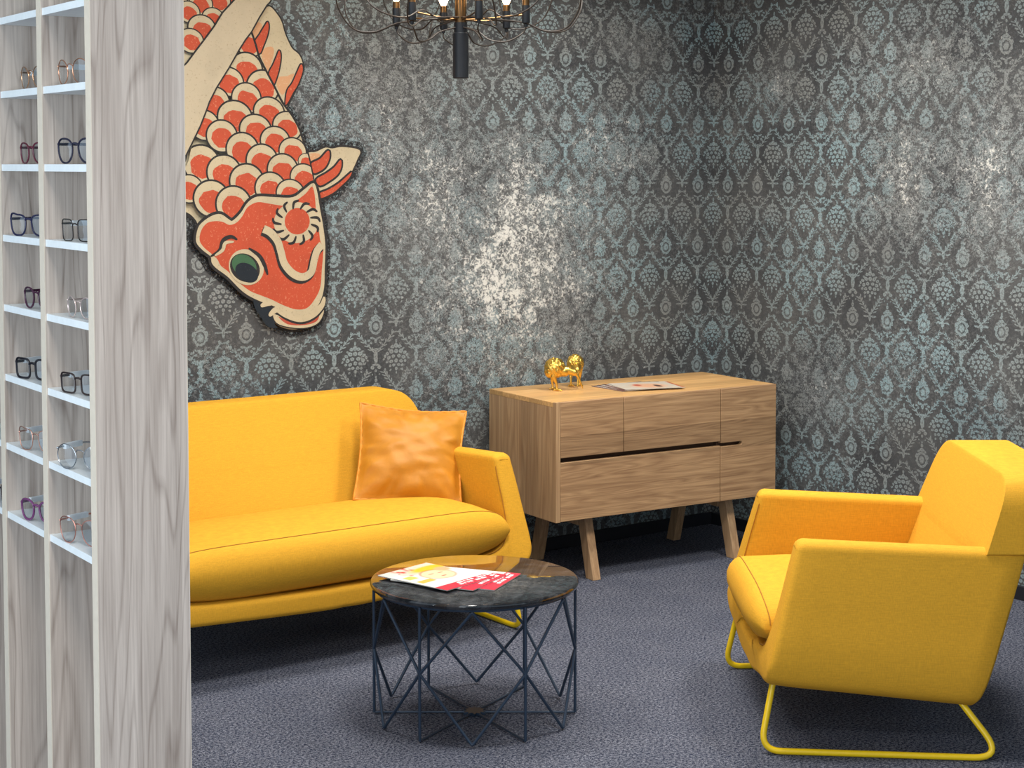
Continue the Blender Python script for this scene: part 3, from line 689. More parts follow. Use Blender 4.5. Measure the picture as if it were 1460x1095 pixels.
    st = [-1 + 2*i/64 for i in range(65)]
    st = [math.copysign(1 - (1 - abs(s))**1.6, s) for s in st]
    ztip = zc
    for s in st:
        a = abs(s)
        gt = max(0.0, 1 - a**(8 if wt > 0.6 else 4))**(0.4 if wt > 0.6 else 0.5)
        gb = max(0.0, 1 - a**(5 if wt > 0.6 else 3))**(0.4 if wt > 0.6 else 0.5)
        top = ztip + (cush_top - ztip)*gt
        bot = ztip - (ztip - 0.266)*gb
        x = s*wc
        d = 0.045*(0.25 + 0.75*max(0, 1 - a**4))        # bulge to the front
        h_ = top - bot
        pr = []
        ysm = yf(ztip) - 0.012 - 0.02*max(0, 1 - a**6)
        front = [(0.075, 0.0), (0.03, 0.01), (0.0, 0.09), (-0.018, 0.25), (-0.03, 0.45), (-0.03, 0.62), (-0.02, 0.80), (-0.004, 0.93), (0.012, 0.988), (0.03, 1.0)]
        for (dy, hz) in front: pr.append((x, ysm + dy*(0.4 + 0.6*min(1, h_/0.15)) + 0.008, bot + h_*hz))
        for yy, dz in ((0.16, 0.006), (0.32, 0.004), (0.46, -0.008), (0.555, -0.03)):
            pr.append((x, yy, top + dz*min(1, h_/0.1)))
        pr.append((x, 0.565, top - h_*0.3)); pr.append((x, 0.56, bot + 0.005))
        rows.append(pr)
    mb = MB(); mb.grid(rows, closed_v=True)
    m = len(rows[0])
    mb.f += [tuple(range(m - 1, -1, -1)), tuple((len(rows) - 1)*m + i for i in range(m))]; mb.mi += [0, 0]
    cush = mb.build('seat_cushion', yellow, root, smooth=60)
    cs = MB(); cs.tube([(r[8][0], r[8][1] + 0.001, r[8][2] + 0.001) for r in rows[1:-1]], 0.0016, 6)
    cs.build('cushion_seam', seam_mat, cush)

    # steel sled at either side
    for sgn in (1, -1):
        x = sgn*sled_x
        xi = sgn*(sled_x - 0.03)
        pts = [(xi, 0.10, 0.222), (xi, 0.03, 0.212), (x, -0.012, 0.0095), (sgn*(sled_x + toe), 0.655, 0.0095), (xi, 0.52, 0.186), (xi, 0.40, 0.196)]
        path = fillet(pts, [0, 0.03, 0.06, 0.085, 0.06, 0], 8)
        MB().tube(path, 0.0092, 12).build('sled_leg', yellow_metal, root)
    return root

sofa = thing('sofa', 'long mustard yellow upholstered sofa standing against the damask wall', 'sofa', (-2.505, -0.95, 0), 0)
upholstered(sofa, 0.745, 0.035, 1.0, 0.450, 0.360, 0.71, bowl=0.02)
ch = (-5.36423 + 0.708*0.80799 + 5.14*0.5892, -5.79732 - 0.708*0.5892 + 5.14*0.80799)
armchair = thing('armchair', 'mustard yellow low armchair on yellow tubular sled legs at the right', 'armchair', (ch[0], ch[1], 0), R(-36.1 - 90))
upholstered(armchair, 0.41, 0.055, 2.0, 0.425, 0.335, 0.405, 0.065, 0.028, (0.555, 0.35), 0.776, 0.018, 0.025, 0.37)

# ---------------------------------------------------------------- velvet cushion
def pillow():
    root = thing('throw_pillow', 'square amber velvet throw pillow with flanged edge leaning in the sofa corner', 'pillow')
    BL, BR, TL, TR = Vector((-2.215, -0.51, 0.447)), Vector((-1.87, -0.69, 0.420)), Vector((-2.085, -0.345, 0.768)), Vector((-1.715, -0.50, 0.722))
    nrm = (BR - BL).cross(TL - BL).normalized()
    if nrm.y > 0: nrm = -nrm
    N = 44
    fl = 0.018
    def pos(u, v):
        p = BL*(1-u)*(1-v) + BR*u*(1-v) + TL*(1-u)*v + TR*u*v
        # sides draw in between the corners
        pin = 0.05
        ex = (BR - BL); ey = (TL - BL)
        p += ey*(-pin*1.5*math.sin(math.pi*u)*max(0, v - 0.5)**1.0*1.2) + ey*(pin*0.4*math.sin(math.pi*u)*max(0, 0.5 - v))
        p += ex*(pin*math.sin(math.pi*v)*((0.5 - u)*1.4))
        return p
    def height(u, v):
        a = min(u, 1-u)/0.5; b = min(v, 1-v)/0.5
        e = fl*2
        a = max(0, (a - e)/(1 - e)); b = max(0, (b - e)/(1 - e))
        h = (1 - (1 - a)**2.2)**0.7*(1 - (1 - b)**2.2)**0.7
        return 0.088*h
    from mathutils import noise
    def wr(u, v, side):
        cx, cy = u - 0.5, v - 0.5
        r = max(abs(cx), abs(cy))
        ang = math.atan2(cy, cx)
        w = noise.noise(Vector((ang*6.5 + side*9, r*1.2, 2.3)))*0.034*max(0, r - 0.27)*3
        w += noise.noise(Vector((u*2.2 + v*1.5, v*9 - u*2, 4.1)))*0.006
        w += abs(noise.noise(Vector((u*3.1, v*6 + u*3, 9.1))))*-0.008
        w += noise.noise(Vector((u*5 + side, v*13, 7.7)))*0.006
        if v > 0.6: w += 0.010*math.sin((u*1.5 + v)*24)*max(0, 1 - abs(u - 0.38)/0.25)*(v - 0.6)*2
        return w
    front = []; backr = []
    for i in range(N + 1):
        rf = []; rb = []
        for j in range(N + 1):
            u, v = j/N, i/N
            h = height(u, v); k = min(1, h/0.03)
            p = pos(u, v)
            rf.append(tuple(p + nrm*(h + wr(u, v, 0)*k + 0.002))); rb.append(tuple(p - nrm*(h*0.45 + 0.002)))
        front.append(rf); backr.append(rb)
    mb = MB(); mb.grid(front); mb.grid(backr)
    c = mb.build('cover', velvet, root, smooth=70)
    # overlocked flange edge
    edge = [pos(j/N, 0) for j in range(N)] + [pos(1, i/N) for i in range(N)] + [pos(1 - j/N, 1) for j in range(N)] + [pos(0, 1 - i/N) for i in range(N)]
    MB().tube([tuple(p + nrm*0.002*math.sin(i*1.7)) for i, p in enumerate(edge)], 0.0045, 8, closed=True).build('flange', flange_mat, root)
pillow()

# ---------------------------------------------------------------- sideboard
def sideboard():
    L, D, z0, z1 = 1.1114, 0.505, 0.2528, 0.725
    root = thing('sideboard', 'light oak sideboard with three drawers and a door on splayed legs', 'sideboard', (-1.3134, -0.5335, 0), R(-4.38))
    ts = 0.02
    def side(x0, x1, y0):
        pts = [(y0, z0), (D, z0), (D, z1 - ts), (0.0215, z1 - ts), (0.0215, z1), (y0, z1)] if y0 < 0.02 else [(y0, z0), (D, z0), (D, z1 - ts), (y0, z1 - ts)]
        n = len(pts)
        MB().add([(x0, p[0], p[1]) for p in pts] + [(x1, p[0], p[1]) for p in pts],
                 [tuple(range(n)), tuple(range(2*n - 1, n - 1, -1))] + [(i, (i + 1) % n, (i + 1) % n + n, i + n) for i in range(n)]).build('side_panel', oak_side, root)
    side(0, ts, 0.0); side(L - ts, L, 0.0215)
    c = MB(); c.box((ts, 0.022, z0), (L - ts, D, z0 + ts)); c.box((ts, D - 0.012, z0 + ts), (L - ts, D, z1 - ts)); c.box((0.816, 0.03, z0 + ts), (0.832, D - 0.012, z1 - ts)); c.box((ts, 0.05, 0.478), (0.816, 0.07, 0.515)); c.box((0.832, 0.036, 0.470), (1.0, 0.05, 0.51))
    c.build('carcass', groove_mat, root)
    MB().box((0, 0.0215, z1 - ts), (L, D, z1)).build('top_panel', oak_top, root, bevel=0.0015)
    ff = 0.0
    g = 0.0017
    def front(name, x0, x1, za, zb, pts=None):
        m = MB()
        if pts is None: m.box((x0, ff, za), (x1, ff + 0.0205, zb))
        else: m.prism(pts, ff, ff + 0.0205)
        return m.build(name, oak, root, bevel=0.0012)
    zt = z1
    front('drawer', ts + g, 0.323 - g, 0.506, zt)
    front('drawer', 0.323 + g, 0.815 - g, 0.506, zt)
    front('drawer', ts + g, 0.815 - g, z0 + 0.002, 0.487)
    # door with the finger slot cut into its left edge
    x0, x1, za, zb = 0.815 + g, L, z0 + 0.002, zt
    sl = 0.112; c0, r = 0.4905, 0.0075
    arc = [(x0 + sl - r + r*math.cos(a), c0 + r*math.sin(a)) for a in [R(-90 + 22.5*i) for i in range(9)]]
    pts = [(x0, za), (x1, za), (x1, zb), (x0, zb), (x0, c0 + r)] + [(p[0], p[1]) for p in arc[::-1]] + [(x0, c0 - r)]
    front('door', 0, 0, 0, 0, pts)
    # splayed legs
    for xc in (0.200, 0.915):
        hw = 0.019
        for (yt, yb, w) in ((0.098, 0.032, 0.052), (0.385, 0.452, 0.052)):
            m = MB()
            m.hexa([(xc - hw, yb - w/2, 0), (xc + hw, yb - w/2, 0), (xc + hw, yb + w/2, 0), (xc - hw, yb + w/2, 0)],
                   [(xc - hw, yt - w/2, z0), (xc + hw, yt - w/2, z0), (xc + hw, yt + w/2, z0), (xc - hw, yt + w/2, z0)])
            m.build('leg', oak_leg, root, bevel=0.002)
        MB().box((xc - hw + 0.002, 0.12, z0 - 0.05), (xc + hw - 0.002, 0.362, z0)).build('leg_rail', oak_leg, root, bevel=0.002)
    MB().box((0.219, 0.226, z0 - 0.045), (0.896, 0.256, z0)).build('stretcher', oak_leg, root, bevel=0.002)
sideboard()
SB = Matrix.Translation((-1.3134, -0.5335, 0)) @ Matrix.Rotation(R(-4.38), 4, 'Z')

# ---------------------------------------------------------------- gold kiwi figurines
def kiwi(label, loc, rz, head_turn=0.0, pitch=0.0, scale=1.0, reach=1.0):
    mb = MB()
    from mathutils import noise
    def blob(c, r, rot=0.0, feather=0.0):
        M = Matrix.Rotation(rot, 3, 'Y')
        o = len(mb.v)
        mb.sphere(c, r, M, 40, 26)
        if feather:
            C = Vector(c)
            for i in range(o, len(mb.v)):
                v = Vector(mb.v[i]); d = (v - C)
                s = abs(noise.noise(Vector((d.x*70 + d.z*60, d.y*210, d.z*70))))
                mb.v[i] = tuple(C + d*(1 + feather*(s - 0.25)))
    blob((-0.006, 0, 0.094), (0.044, 0.036, 0.041), 0.35, 0.20)
    blob((-0.022, 0, 0.083), (0.028, 0.029, 0.032), 0.0, 0.16)
    blob((0.026, 0, 0.080), (0.030, 0.023, 0.022), 0.25, 0.08)
    ty = head_turn
    mb.tube([(0.030, 0, 0.083), (0.050, ty*0.3, 0.083), (0.068, ty, 0.076)], [0.020, 0.0165, 0.014], 14)
    blob((0.072, ty, 0.075), (0.0175, 0.0135, 0.0145), 0.5)
    mb.tube([(0.078, ty, 0.072), (0.090, ty*1.1, 0.055), (0.101, ty*1.15, 0.031), (0.109, ty*1.2, 0.0075)], [0.0085, 0.0056, 0.0042, 0.0022], 10)
    for s in (1, -1):
        fx = -0.018 + (0.016 if s < 0 else 0.0)
        mb.tube([(-0.010, s*0.016, 0.078), (-0.012, s*0.018, 0.058), (fx, s*0.019, 0.036)], [0.016, 0.0125, 0.006], 12)
        mb.tube([(fx, s*0.019, 0.040), (fx + 0.004, s*0.019, 0.020), (fx + 0.002, s*0.019, 0.005)], [0.0058, 0.0044, 0.0046], 10)
        for a in (-32, 0, 32):
            dx, dy = math.cos(R(a)), math.sin(R(a))
            mb.tube([(fx + 0.001, s*0.019, 0.0055), (fx + 0.014*dx, s*0.019 + 0.014*dy, 0.006), (fx + 0.026*dx, s*0.019 + 0.026*dy, 0.0028)], [0.0042, 0.0040, 0.0020], 8)
        mb.tube([(fx, s*0.019, 0.0055), (fx - 0.012, s*0.019, 0.0032)], [0.0036, 0.0018], 8)
    o = mb.build('kiwi_figurine', gold, None, smooth=0)
    md = o.modifiers.new('skin', 'REMESH'); md.mode = 'VOXEL'; md.voxel_size = 0.0013; md.use_smooth_shade = True
    o.location = loc; o.rotation_euler = (0, 0, rz); o.scale = (scale*reach, scale, scale)
    return tag(o, label, 'figurine', None)
kiwi('gold kiwi bird figurine seen side on, stooping with its beak to the sideboard top', (-1.083, -0.235, 0.7245), R(-36.1))
kiwi('gold kiwi bird figurine facing forward behind the other, head bowed', (-0.939, -0.179, 0.7245), R(-36.1 - 84), reach=0.7)

# ---------------------------------------------------------------- coffee table
def coffee_table():
    c = (-2.458, -1.621); r = 0.312; zt = 0.414
    root = thing('coffee_table', 'round black marble coffee table on a diamond wire base', 'coffee table', (c[0], c[1], 0), R(-36.1))
    MB().lathe([(0.0, zt - 0.020), (r - 0.010, zt - 0.020), (r - 0.003, zt - 0.017), (r, zt - 0.011), (r, zt - 0.007), (r - 0.003, zt - 0.002), (r - 0.009, zt), (0.0, zt)], 96).build('table_top', marble, root, smooth=35)
    rr = 0.302; rad = 0.0046; zu = zt - 0.026; zm = 0.200; zb = 0.006
    V = [Vector((rr*math.cos(R(60*k)), rr*math.sin(R(60*k)), 0)) for k in range(6)]
    A = [Vector((rr*math.cos(R(60*k + 30)), rr*math.sin(R(60*k + 30)), 0)) for k in range(6)]
    z = lambda p, h: (p.x, p.y, h)
    for k in range(6):
        MB().tube([z(V[k], zb), z(V[k], zu + 0.006)], rad, 10).build('upright_rod', table_metal, root)
    for k in range(6):
        a, b = V[k], V[(k+1) % 6]
        path = fillet([z(a, zm), z(A[k], zu), z(b, zm), z(A[k], zb)], 0.006, 3, True)
        MB().tube(path, rad, 8, closed=True).build('diamond_wire', table_metal, root)
    for k in range(6):
        MB().tube([(0, 0, zb), z(V[k], zb)], 0.0035, 8).build('floor_spoke', table_metal, root)
    m = MB()
    pts = []
    for k in range(24):
        q = 0.038 if k % 2 == 0 else 0.024
        pts.append((q*math.cos(R(15*k)), q*math.sin(R(15*k))))
    vs = [(p[0], p[1], 0.002) for p in pts] + [(p[0], p[1], 0.011) for p in pts]
    m.add(vs, [tuple(range(23, -1, -1)), tuple(range(24, 48))] + [(i, (i+1) % 24, (i+1) % 24 + 24, i + 24) for i in range(24)])
    m.build('centre_hub', table_metal, root)
    ri = MB()
    ri.tube([( (rr-0.006)*math.cos(R(5*i)), (rr-0.006)*math.sin(R(5*i)), zu + 0.003) for i in range(72)], 0.004, 8, closed=True)
    ri.build('top_ring', table_metal, root)
coffee_table()

# ---------------------------------------------------------------- magazines
def print_mat(name, body):
    """cover art in the magazine's own frame: x across 0..1, y from foot to head 0..1"""
    t = NT(name)
    tc = t.n('TexCoord'); mp = t.n('Mapping'); t.link(tc.outputs['Object'], mp.inputs['Vector'])
    mp.inputs['Scale'].default_value = (1/0.215, 1/0.28, 1)
    sep = t.n('SeparateXYZ'); t.link(mp.outputs[0], sep.inputs[0])
    x, y = sep.outputs[0], sep.outputs[1]
    col = body(t, x, y, mp.outputs[0])
    t.set(Base_Color=col, Roughness=0.3, Specular_IOR_Level=0.4)
    return t.m
def inside(t, x, y, x0, x1, y0, y1, s=0.004):
    a = t.math('MULTIPLY', t.ramp(x, x0 - s, x0 + s), t.ramp(x, x1 - s, x1 + s, 1, 0))
    b = t.math('MULTIPLY', t.ramp(y, y0 - s, y0 + s), t.ramp(y, y1 - s, y1 + s, 1, 0))
    return t.math('MULTIPLY', a, b)
def disc(t, x, y, cx, cy, rx, ry, s=0.08):
    dx = t.math('DIVIDE', t.math('SUBTRACT', x, cx), rx); dy = t.math('DIVIDE', t.math('SUBTRACT', y, cy), ry)
    d = t.math('SQRT', t.math('MULTIPLY_ADD', dx, dx, t.math('MULTIPLY', dy, dy)))
    return t.ramp(d, 1 - s, 1 + s, 1, 0)
def lettering(t, x, y, x0, x1, y0, y1, k):
    w = t.n('TexWhiteNoise', noise_dimensions='1D')
    t.link(t.math('FLOOR', t.math('MULTIPLY', x, k)), w.inputs['W'])
    return t.math('MULTIPLY', inside(t, x, y, x0, x1, y0, y1), t.ramp(w.outputs['Value'], 0.30, 0.34))
def band(t, col, x, y):
    col = t.mix(inside(t, x, y, -1, 2, -1, 0.17), col, srgb(206, 36, 62))
    col = t.mix(lettering(t, x, y, 0.40, 0.97, 0.112, 0.150, 36), col, (0.9, 0.86, 0.86))
    col = t.mix(lettering(t, x, y, 0.36, 0.90, 0.050, 0.090, 42), col, (0.9, 0.86, 0.86))
    return col
def cover_a(t, x, y, v):
    col = t.mix(t.noise(v, 3, 2), srgb(218, 218, 212), srgb(200, 204, 200))
    col = t.mix(t.math('MULTIPLY', t.ramp(y, 0.80, 0.86), t.ramp(x, 0.1, 0.5, 1, 0)), col, srgb(190, 194, 192))
    fl = t.n('TexVoronoi'); fl.inputs['Scale'].default_value = 9; t.link(v, fl.inputs['Vector'])
    petals = t.mix(t.ramp(fl.outputs['Distance'], 0.2, 0.5), srgb(206, 44, 40), srgb(240, 190, 176))
    col = t.mix(disc(t, x, y, 0.62, 0.96, 0.42, 0.13), col, petals)
    col = t.mix(disc(t, x, y, 0.36, 0.80, 0.17, 0.10), col, petals)
    col = t.mix(disc(t, x, y, 0.78, 0.80, 0.36, 0.10, 0.25), col, srgb(240, 176, 40))
    col = t.mix(disc(t, x, y, 0.60, 0.55, 0.265, 0.20), col, srgb(120, 92, 72))
    col = t.mix(disc(t, x, y, 0.60, 0.545, 0.25, 0.185), col, srgb(236, 196, 160))
    col = t.mix(disc(t, x, y, 0.88, 0.68, 0.12, 0.09, 0.3), col, srgb(206, 160, 120))
    for (cx, cy, rx, ry) in ((0.53, 0.60, 0.055, 0.010), (0.69, 0.58, 0.055, 0.010), (0.60, 0.46, 0.05, 0.013)):
        col = t.mix(disc(t, x, y, cx, cy, rx, ry, 0.3), col, srgb(150, 84, 70))
    col = t.mix(inside(t, x, y, 0.08, 0.26, 0.58, 0.70), col, srgb(176, 186, 96))
    col = t.mix(inside(t, x, y, 0.06, 0.34, 0.38, 0.48), col, srgb(226, 168, 76))
    return band(t, col, x, y)
def cover_b(t, x, y, v):
    col = t.mix(t.noise(v, 3, 2), srgb(218, 218, 212), srgb(204, 206, 200))
    return band(t, col, x, y)
def cover_c(t, x, y, v):
    col = t.mix(t.noise(v, 2.5, 3), srgb(214, 212, 206), srgb(206, 186, 156))
    col = t.mix(disc(t, x, y, 0.55, 0.5, 0.30, 0.26, 0.3), col, srgb(228, 176, 140))
    col = t.mix(disc(t, x, y, 0.60, 0.62, 0.16, 0.05, 0.3), col, srgb(84, 60, 52))
    col = t.mix(disc(t, x, y, 0.42, 0.34, 0.12, 0.06, 0.3), col, srgb(196, 92, 70))
    col = t.mix(inside(t, x, y, 0.05, 0.95, 0.90, 0.97), col, srgb(196, 110, 70))
    return col
page_mat = plain('page_edges', (228, 226, 222), 0.7)
def cover_d(t, x, y, v):
    col = t.mix(t.noise(v, 2.5, 3), srgb(206, 204, 198), srgb(190, 176, 160))
    col = t.mix(inside(t, x, y, -1, 2, -1, 0.035), col, srgb(120, 64, 50))
    return t.mix(inside(t, x, y, -1, 0.06, -1, 2), col, srgb(70, 64, 66))
cov_d = print_mat('cover_spine', cover_d)
cov_a, cov_b, cov_c = print_mat('cover_portrait', cover_a), print_mat('cover_plain', cover_b), print_mat('cover_face', cover_c)
def magazine(label, corner, ang, z, cover, group, w=0.215, h=0.28, th=0.0028, curl=0.0):
    """corner = foot left corner, ang = direction of the foot edge"""
    root = thing('magazine', label, 'magazine', (corner[0], corner[1], z), R(ang), group)
    m = MB(); m.box((0.001, 0.001, 0.0), (w - 0.001, h - 0.001, th - 0.0004)); m.build('pages', page_mat, root, smooth=0)
    n = 14
    rows = [[(w*j/n, h*i/n, th + curl*max(0, (j + i)/n - 1.2)**2) for j in range(n + 1)] for i in range(n + 1)]
    rows2 = [[(a, b, c - 0.0005) for (a, b, c) in r] for r in rows]
    m = MB(); m.grid(rows); m.grid(rows2)
    m.build('cover', cover, root, smooth=40)
    return root
TZ = 0.4142
magazine('portrait magazine with red foot band, topmost of the fan on the coffee table', (-2.628, -1.727), 14.0, TZ + 0.0064, cov_a, 'magazines on the coffee table')
magazine('magazine in the middle of the fan on the coffee table, red corner showing', (-2.560, -1.761), 27.0, TZ + 0.0032, cov_b, 'magazines on the coffee table')
magazine('lowest magazine of the fan on the coffee table, red foot reaching furthest right', (-2.501, -1.784), 32.5, TZ, cov_b, 'magazines on the coffee table')
for i, (dx, an, lb) in enumerate([(0.0, 0, 'magazine at the bottom of the fanned stack on the oak sideboard'), (0.030, 4, 'second magazine up in the fanned stack on the oak sideboard'), (0.058, 8, 'third magazine up in the fanned stack on the oak sideboard'), (0.085, 12, 'magazine with a face on top of the fanned stack on the sideboard')]):
    magazine(lb, (-0.890 + dx*0.9, -0.222 - dx*0.2), -91 - an*1.5, 0.7255 + 0.0022*i, cov_c if i == 3 else cov_d, 'magazines on the sideboard', 0.21, 0.265, 0.0018)

# ---------------------------------------------------------------- chandelier
def chandelier():
    cx, cy = -1.860, -0.679
    root = thing('chandelier', 'dark chandelier with glowing bulbs and looping cables hanging over the coffee table', 'chandelier', (cx, cy, 0), R(-36.1))
    zb = 1.960
    hub = zb + 0.205
    m = MB(); m.lathe([(0.0, zb), (0.026, zb), (0.028, zb + 0.002), (0.028, hub - 0.045), (0.024, hub - 0.042), (0.024, hub - 0.006), (0.0, hub - 0.006)], 36); m.build('lower_tube', black_metal, root)
    m = MB(); m.lathe([(0.0, hub - 0.006), (0.021, hub - 0.006), (0.021, hub + 0.30), (0.012, hub + 0.305), (0.012, CEIL - 0.06), (0.0, CEIL - 0.06)], 36); m.build('stem', brass, root)
    MB().lathe([(0.0, CEIL - 0.065), (0.05, CEIL - 0.06), (0.06, CEIL - 0.03), (0.06, CEIL), (0.0, CEIL)], 36).build('ceiling_rose', black_metal, root)
    def lamp(ang, r, zarm, zs, cab, wob):
        c, s = math.cos(R(ang)), math.sin(R(ang))
        P = lambda rr, z, da=0.0: (rr*math.cos(R(ang + da)), rr*math.sin(R(ang + da)), z)
        arm = MB(); arm.tube([P(0.018, zarm), P(r*0.5, zarm + 0.004), P(r - 0.010, zs + 0.03)], 0.0034, 8); a = arm.build('arm', brass, root)
        so = MB(); so.lathe([(0.0, zs - 0.014), (0.006, zs - 0.014), (0.007, zs - 0.004), (0.0135, zs), (0.0145, zs + 0.004), (0.0145, zs + 0.062), (0.0, zs + 0.062)], 20, P(r, 0)); so.build('socket', black_metal, root)
        bc = MB(); bc.lathe([(0.0, zs + 0.062), (0.0125, zs + 0.062), (0.0125, zs + 0.084), (0.010, zs + 0.086), (0.0, zs + 0.086)], 18, P(r, 0)); bc.build('bulb_collar', brass, root)
        bu = MB(); bu.lathe([(0.008, zs + 0.086), (0.0125, zs + 0.094), (0.0175, zs + 0.106), (0.0185, zs + 0.116), (0.016, zs + 0.128), (0.009, zs + 0.137), (0.0, zs + 0.140)], 20, P(r, 0)); bu.build('bulb', bulb_mat, root)
        ca = MB(); ca.tube(spline([P(q[0], q[1], q[2]*wob) for q in cab], 10), 0.0028, 8); ca.build('cable', cable_mat, root)
    for k, a0 in enumerate((-13, 47, 107, 167, 227, 287)):
        r = 0.240
        zs = hub - 0.012
        cab = [(r, zs - 0.014, 0), (r - 0.012, zs - 0.036, 0), (r - 0.06, zs - 0.066, 10), (r - 0.115, zs - 0.060, 20), (r - 0.16, zs - 0.030, 24), (0.022, hub - 0.024, 10)]
        lamp(a0, r, hub + 0.004, zs, cab, 1 if k % 2 else -1)
    for k in range(12):
        a0 = 12 + 30*k
        r = 0.438; zs = hub + 0.175
        dip = hub - 0.030 + (0.03 if k % 3 == 1 else 0.0)
        cab = [(r, zs - 0.014, 0), (r + 0.010, zs - 0.075, 0), (r - 0.004, zs - 0.14, 4), (r - 0.055, dip, 8), (r - 0.13, dip - 0.008, 12), (r - 0.21, dip + 0.022, 14), (0.13, hub + 0.004, 10), (0.022, hub + 0.012, 0)]
        lamp(a0, r, hub + 0.20, zs, cab, 1 if k % 2 else -1)
chandelier()

# ---------------------------------------------------------------- spectacle display
UX, UY, UA = -4.169, -2.894, R(-2.6)
PITCH, PT, DEPTH, TOPZ = 0.2660, 0.0270, 0.177, 2.20
SHELF_Z = [0.940, 1.082, 1.2235, 1.366, 1.508, 1.651, 1.798, 1.946, 2.09]
U = Matrix.Translation((UX, UY, 0)) @ Matrix.Rotation(UA, 4, 'Z')     # local x = depth, local y = away along the unit
def display_unit():
    root = thing('display_shelf', 'tall grey oak laminate eyewear shelf unit with white shelves', 'shelf unit', (UX, UY, 0), UA)
    def panel(name, y0):
        m = MB()
        e = 0.0012
        m.box((e, y0, 0), (DEPTH - e, y0 + PT, TOPZ), 0)
        m.box((0, y0, 0), (e, y0 + PT, TOPZ), 1)
        m.box((DEPTH - e, y0, 0), (DEPTH, y0 + PT, TOPZ), 1)
        return m.build(name, [laminate, edge_band], root, smooth=0)
    panel('end_panel', 0.0)
    for k in range(1, 4): panel('divider' if k < 3 else 'end_panel', k*PITCH)
    for k in range(3):
        ya, yb = k*PITCH + PT, (k + 1)*PITCH
        for z in SHELF_Z:
            MB().box((0.003, ya, z - 0.0135), (DEPTH - 0.013, yb, z)).build('shelf', white_shelf, root, smooth=0)
    MB().box((DEPTH - 0.013, PT, 0), (DEPTH - 0.001, 3*PITCH, TOPZ)).build('back_panel', laminate, root, smooth=0)
    MB().box((0, 0, TOPZ), (DEPTH, 3*PITCH + PT, TOPZ + 0.02)).build('top_board', laminate, root, smooth=0)
display_unit()

t = NT('spectacle_lens')
tr = t.n('BsdfTransparent'); tr.inputs[0].default_value = (0.93, 0.96, 0.98, 1)
gl = t.n('BsdfGlossy'); gl.inputs['Roughness'].default_value = 0.03; gl.inputs[0].default_value = (0.9, 0.95, 1.0, 1)
lw = t.n('LayerWeight'); lw.inputs['Blend'].default_value = 0.45
nz = t.noise(t.obj(), 30, 1)
mx = t.n('MixShader')
t.link(t.math('MULTIPLY_ADD', lw.outputs['Fresnel'], 0.8, t.math('MULTIPLY', nz, 0.25)), mx.inputs[0])
t.link(tr.outputs[0], mx.inputs[1]); t.link(gl.outputs[0], mx.inputs[2])
t.link(mx.outputs[0], t.t.nodes['Material Output'].inputs[0])
t.t.nodes.remove(t.b)
lens_mat = t.m
tag_mat = plain('price_tag', (226, 234, 240), 0.5)

def glasses(label, row, col, rgb, shape='round', thick=0.0016, metal=0.0, half=0.024, ctr=0.14, yaw=0.0, rim_h=0.021, tagged=True, x=0.016):
    """local frame: x across the face, y backwards along the temples, z up"""
    z = SHELF_Z[row]
    p = U @ Vector((x, col*PITCH + ctr, z))
    # the face looks out of the opening (unit -x): local -y = unit -x, so local y = unit x
    root = thing('eyeglasses', label, 'eyeglasses', p, UA - R(90) + R(yaw), 'eyeglasses on the display shelf')
    frm = plain('frame_' + '_'.join(str(c) for c in rgb), rgb, 0.25, metal, 0.05)
    zc = rim_h + thick*1.2
    ex = {'round': 2.0, 'panto': 2.4, 'square': 4.5, 'cat': 3.0}[shape]
    fr = MB(); rings = []
    for s in (1, -1):
        cx = s*(half + 0.009)
        ring = []
        for k in range(40):
            a = 2*math.pi*k/40
            ca, sa = math.cos(a), math.sin(a)
            qx = math.copysign(abs(ca)**(2/ex), ca)*half; qz = math.copysign(abs(sa)**(2/ex), sa)*rim_h
            if shape in ('cat', 'panto'):
                qx *= (1 + 0.13*qz/rim_h)
                if shape == 'cat': qz += 0.006*max(0, s*qx/half)*max(0, qz/rim_h)
            X = cx + qx
            wrap = 0.18*max(0.0, abs(X) - 0.012)**1.0*abs(X)/0.06
            ring.append((X, wrap - 0.12*qz*0.5, zc + qz))
        rings.append(ring)
        fr.tube(ring, thick, 8, closed=True)
    b = [(-0.0095, 0.0, zc + rim_h*0.45), (-0.004, -0.002, zc + rim_h*0.60), (0.004, -0.002, zc + rim_h*0.60), (0.0095, 0.0, zc + rim_h*0.45)]
    fr.tube(spline(b, 5), thick*1.1, 8)
    f = fr.build('frame', frm, root)
    for s, ring in zip((1, -1), rings):
        c = Vector((0, 0, 0))
        for q in ring: c += Vector(q)
        c /= len(ring)
        m = MB()
        vs = ring + [tuple(Vector(q)*0.5 + c*0.5 + Vector((0, -0.0012, 0))) for q in ring] + [tuple(c + Vector((0, -0.0016, 0)))]
        n = len(ring)
        fs = [(i, (i+1) % n, n + (i+1) % n, n + i) for i in range(n)] + [(n + i, n + (i+1) % n, 2*n) for i in range(n)]
        m.add(vs, fs); m.build('lens', lens_mat, root, smooth=60)
    for s in (1, -1):
        x0 = s*(2*half + 0.009 + 0.001)
        y0 = 0.18*(abs(x0) - 0.012)*abs(x0)/0.06
        zt = zc + rim_h*0.55
        m = MB(); m.tube(spline([(x0 - s*0.002, y0, zt), (x0 + s*0.002, y0 + 0.006, zt), (x0, y0 + 0.07, zt), (x0 - s*0.004, y0 + 0.098, zt - 0.006), (x0 - s*0.006, y0 + 0.125, 0.0035)], 6), max(thick*0.9, 0.0011), 8, squash=1.6)
        m.build('temple', frm, root)
        if tagged and s == -1:
            MB().box((x0 - 0.0040, y0 + 0.020, zt - 0.005), (x0 + 0.0040, y0 + 0.066, zt + 0.005)).build('price_tag', tag_mat, root, smooth=0)
    return root
RG, CL = 'right column', 'left column'
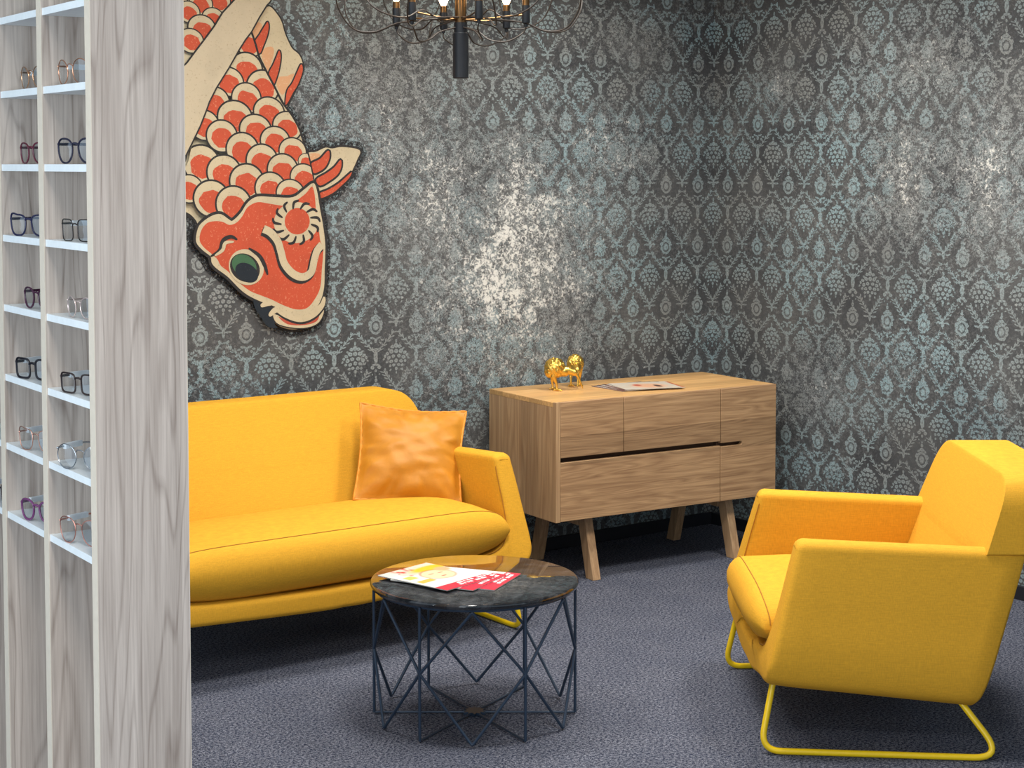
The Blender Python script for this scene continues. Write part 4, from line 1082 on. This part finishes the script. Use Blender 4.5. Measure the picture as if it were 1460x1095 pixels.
# rows from the top row of the photograph downwards: 6, 5, 4, 3, 2, 1, 0
glasses('rose gold thin round eyeglasses, highest pair in the right shelf column', 6, 0, (206, 150, 120), 'round', 0.0010, 0.9, 0.024, 0.150, 10, 0.0225)
glasses('dark navy rounded eyeglasses on the second filled shelf of the right column', 5, 0, (30, 30, 52), 'panto', 0.0019, 0, 0.024, 0.128, 20, 0.0225, False)
glasses('thin black metal eyeglasses in the right column beside the navy cat eye pair', 4, 0, (44, 40, 40), 'square', 0.0011, 0.5, 0.024, 0.135, 12, 0.0200)
glasses('clear rimless looking eyeglasses in the right column, fourth shelf from top', 3, 0, (214, 196, 190), 'round', 0.0011, 0.6, 0.022, 0.126, 8, 0.0195, False)
glasses('black brown rectangular eyeglasses with white price tag in the right column', 2, 0, (44, 34, 34), 'square', 0.0018, 0, 0.024, 0.132, 20, 0.0185)
glasses('silver round wire eyeglasses with large lenses in the right column', 1, 0, (160, 166, 172), 'round', 0.0010, 0.9, 0.026, 0.128, 30, 0.0235)
glasses('rose gold angular wire eyeglasses, lowest pair in the right column', 0, 0, (204, 146, 132), 'panto', 0.0010, 0.8, 0.026, 0.140, 22, 0.0245)
glasses('thin gold eyeglasses, highest pair in the left shelf column', 6, 1, (204, 158, 122), 'round', 0.0010, 0.9, 0.023, 0.112, 8, 0.0215)
glasses('burgundy rounded eyeglasses on the second filled shelf of the left column', 5, 1, (92, 34, 52), 'panto', 0.0017, 0, 0.022, 0.118, 10, 0.0200, False)
glasses('navy blue cat eye eyeglasses on the third filled shelf of the left column', 4, 1, (28, 30, 66), 'cat', 0.0019, 0, 0.025, 0.140, 24, 0.0205, False)
glasses('dark plum eyeglasses half hidden by the post, fourth shelf of left column', 3, 1, (64, 28, 54), 'panto', 0.0019, 0, 0.023, 0.100, 12, 0.0200, False)
glasses('thick black rectangular eyeglasses with white price tag in the left column', 2, 1, (26, 26, 34), 'square', 0.0023, 0, 0.024, 0.130, 22, 0.0195)
glasses('rose gold cat eye wire eyeglasses in the left column, second lowest shelf', 1, 1, (206, 158, 140), 'cat', 0.0010, 0.8, 0.024, 0.118, 22, 0.0215)
glasses('purple plastic eyeglasses with white tag, lowest pair in the left column', 0, 1, (108, 58, 104), 'panto', 0.0023, 0, 0.023, 0.118, 20, 0.0205)
glasses('dark eyeglasses with tag at the very left edge, lowest shelf', 0, 2, (50, 44, 48), 'square', 0.0018, 0, 0.024, 0.10, 16, 0.0195)
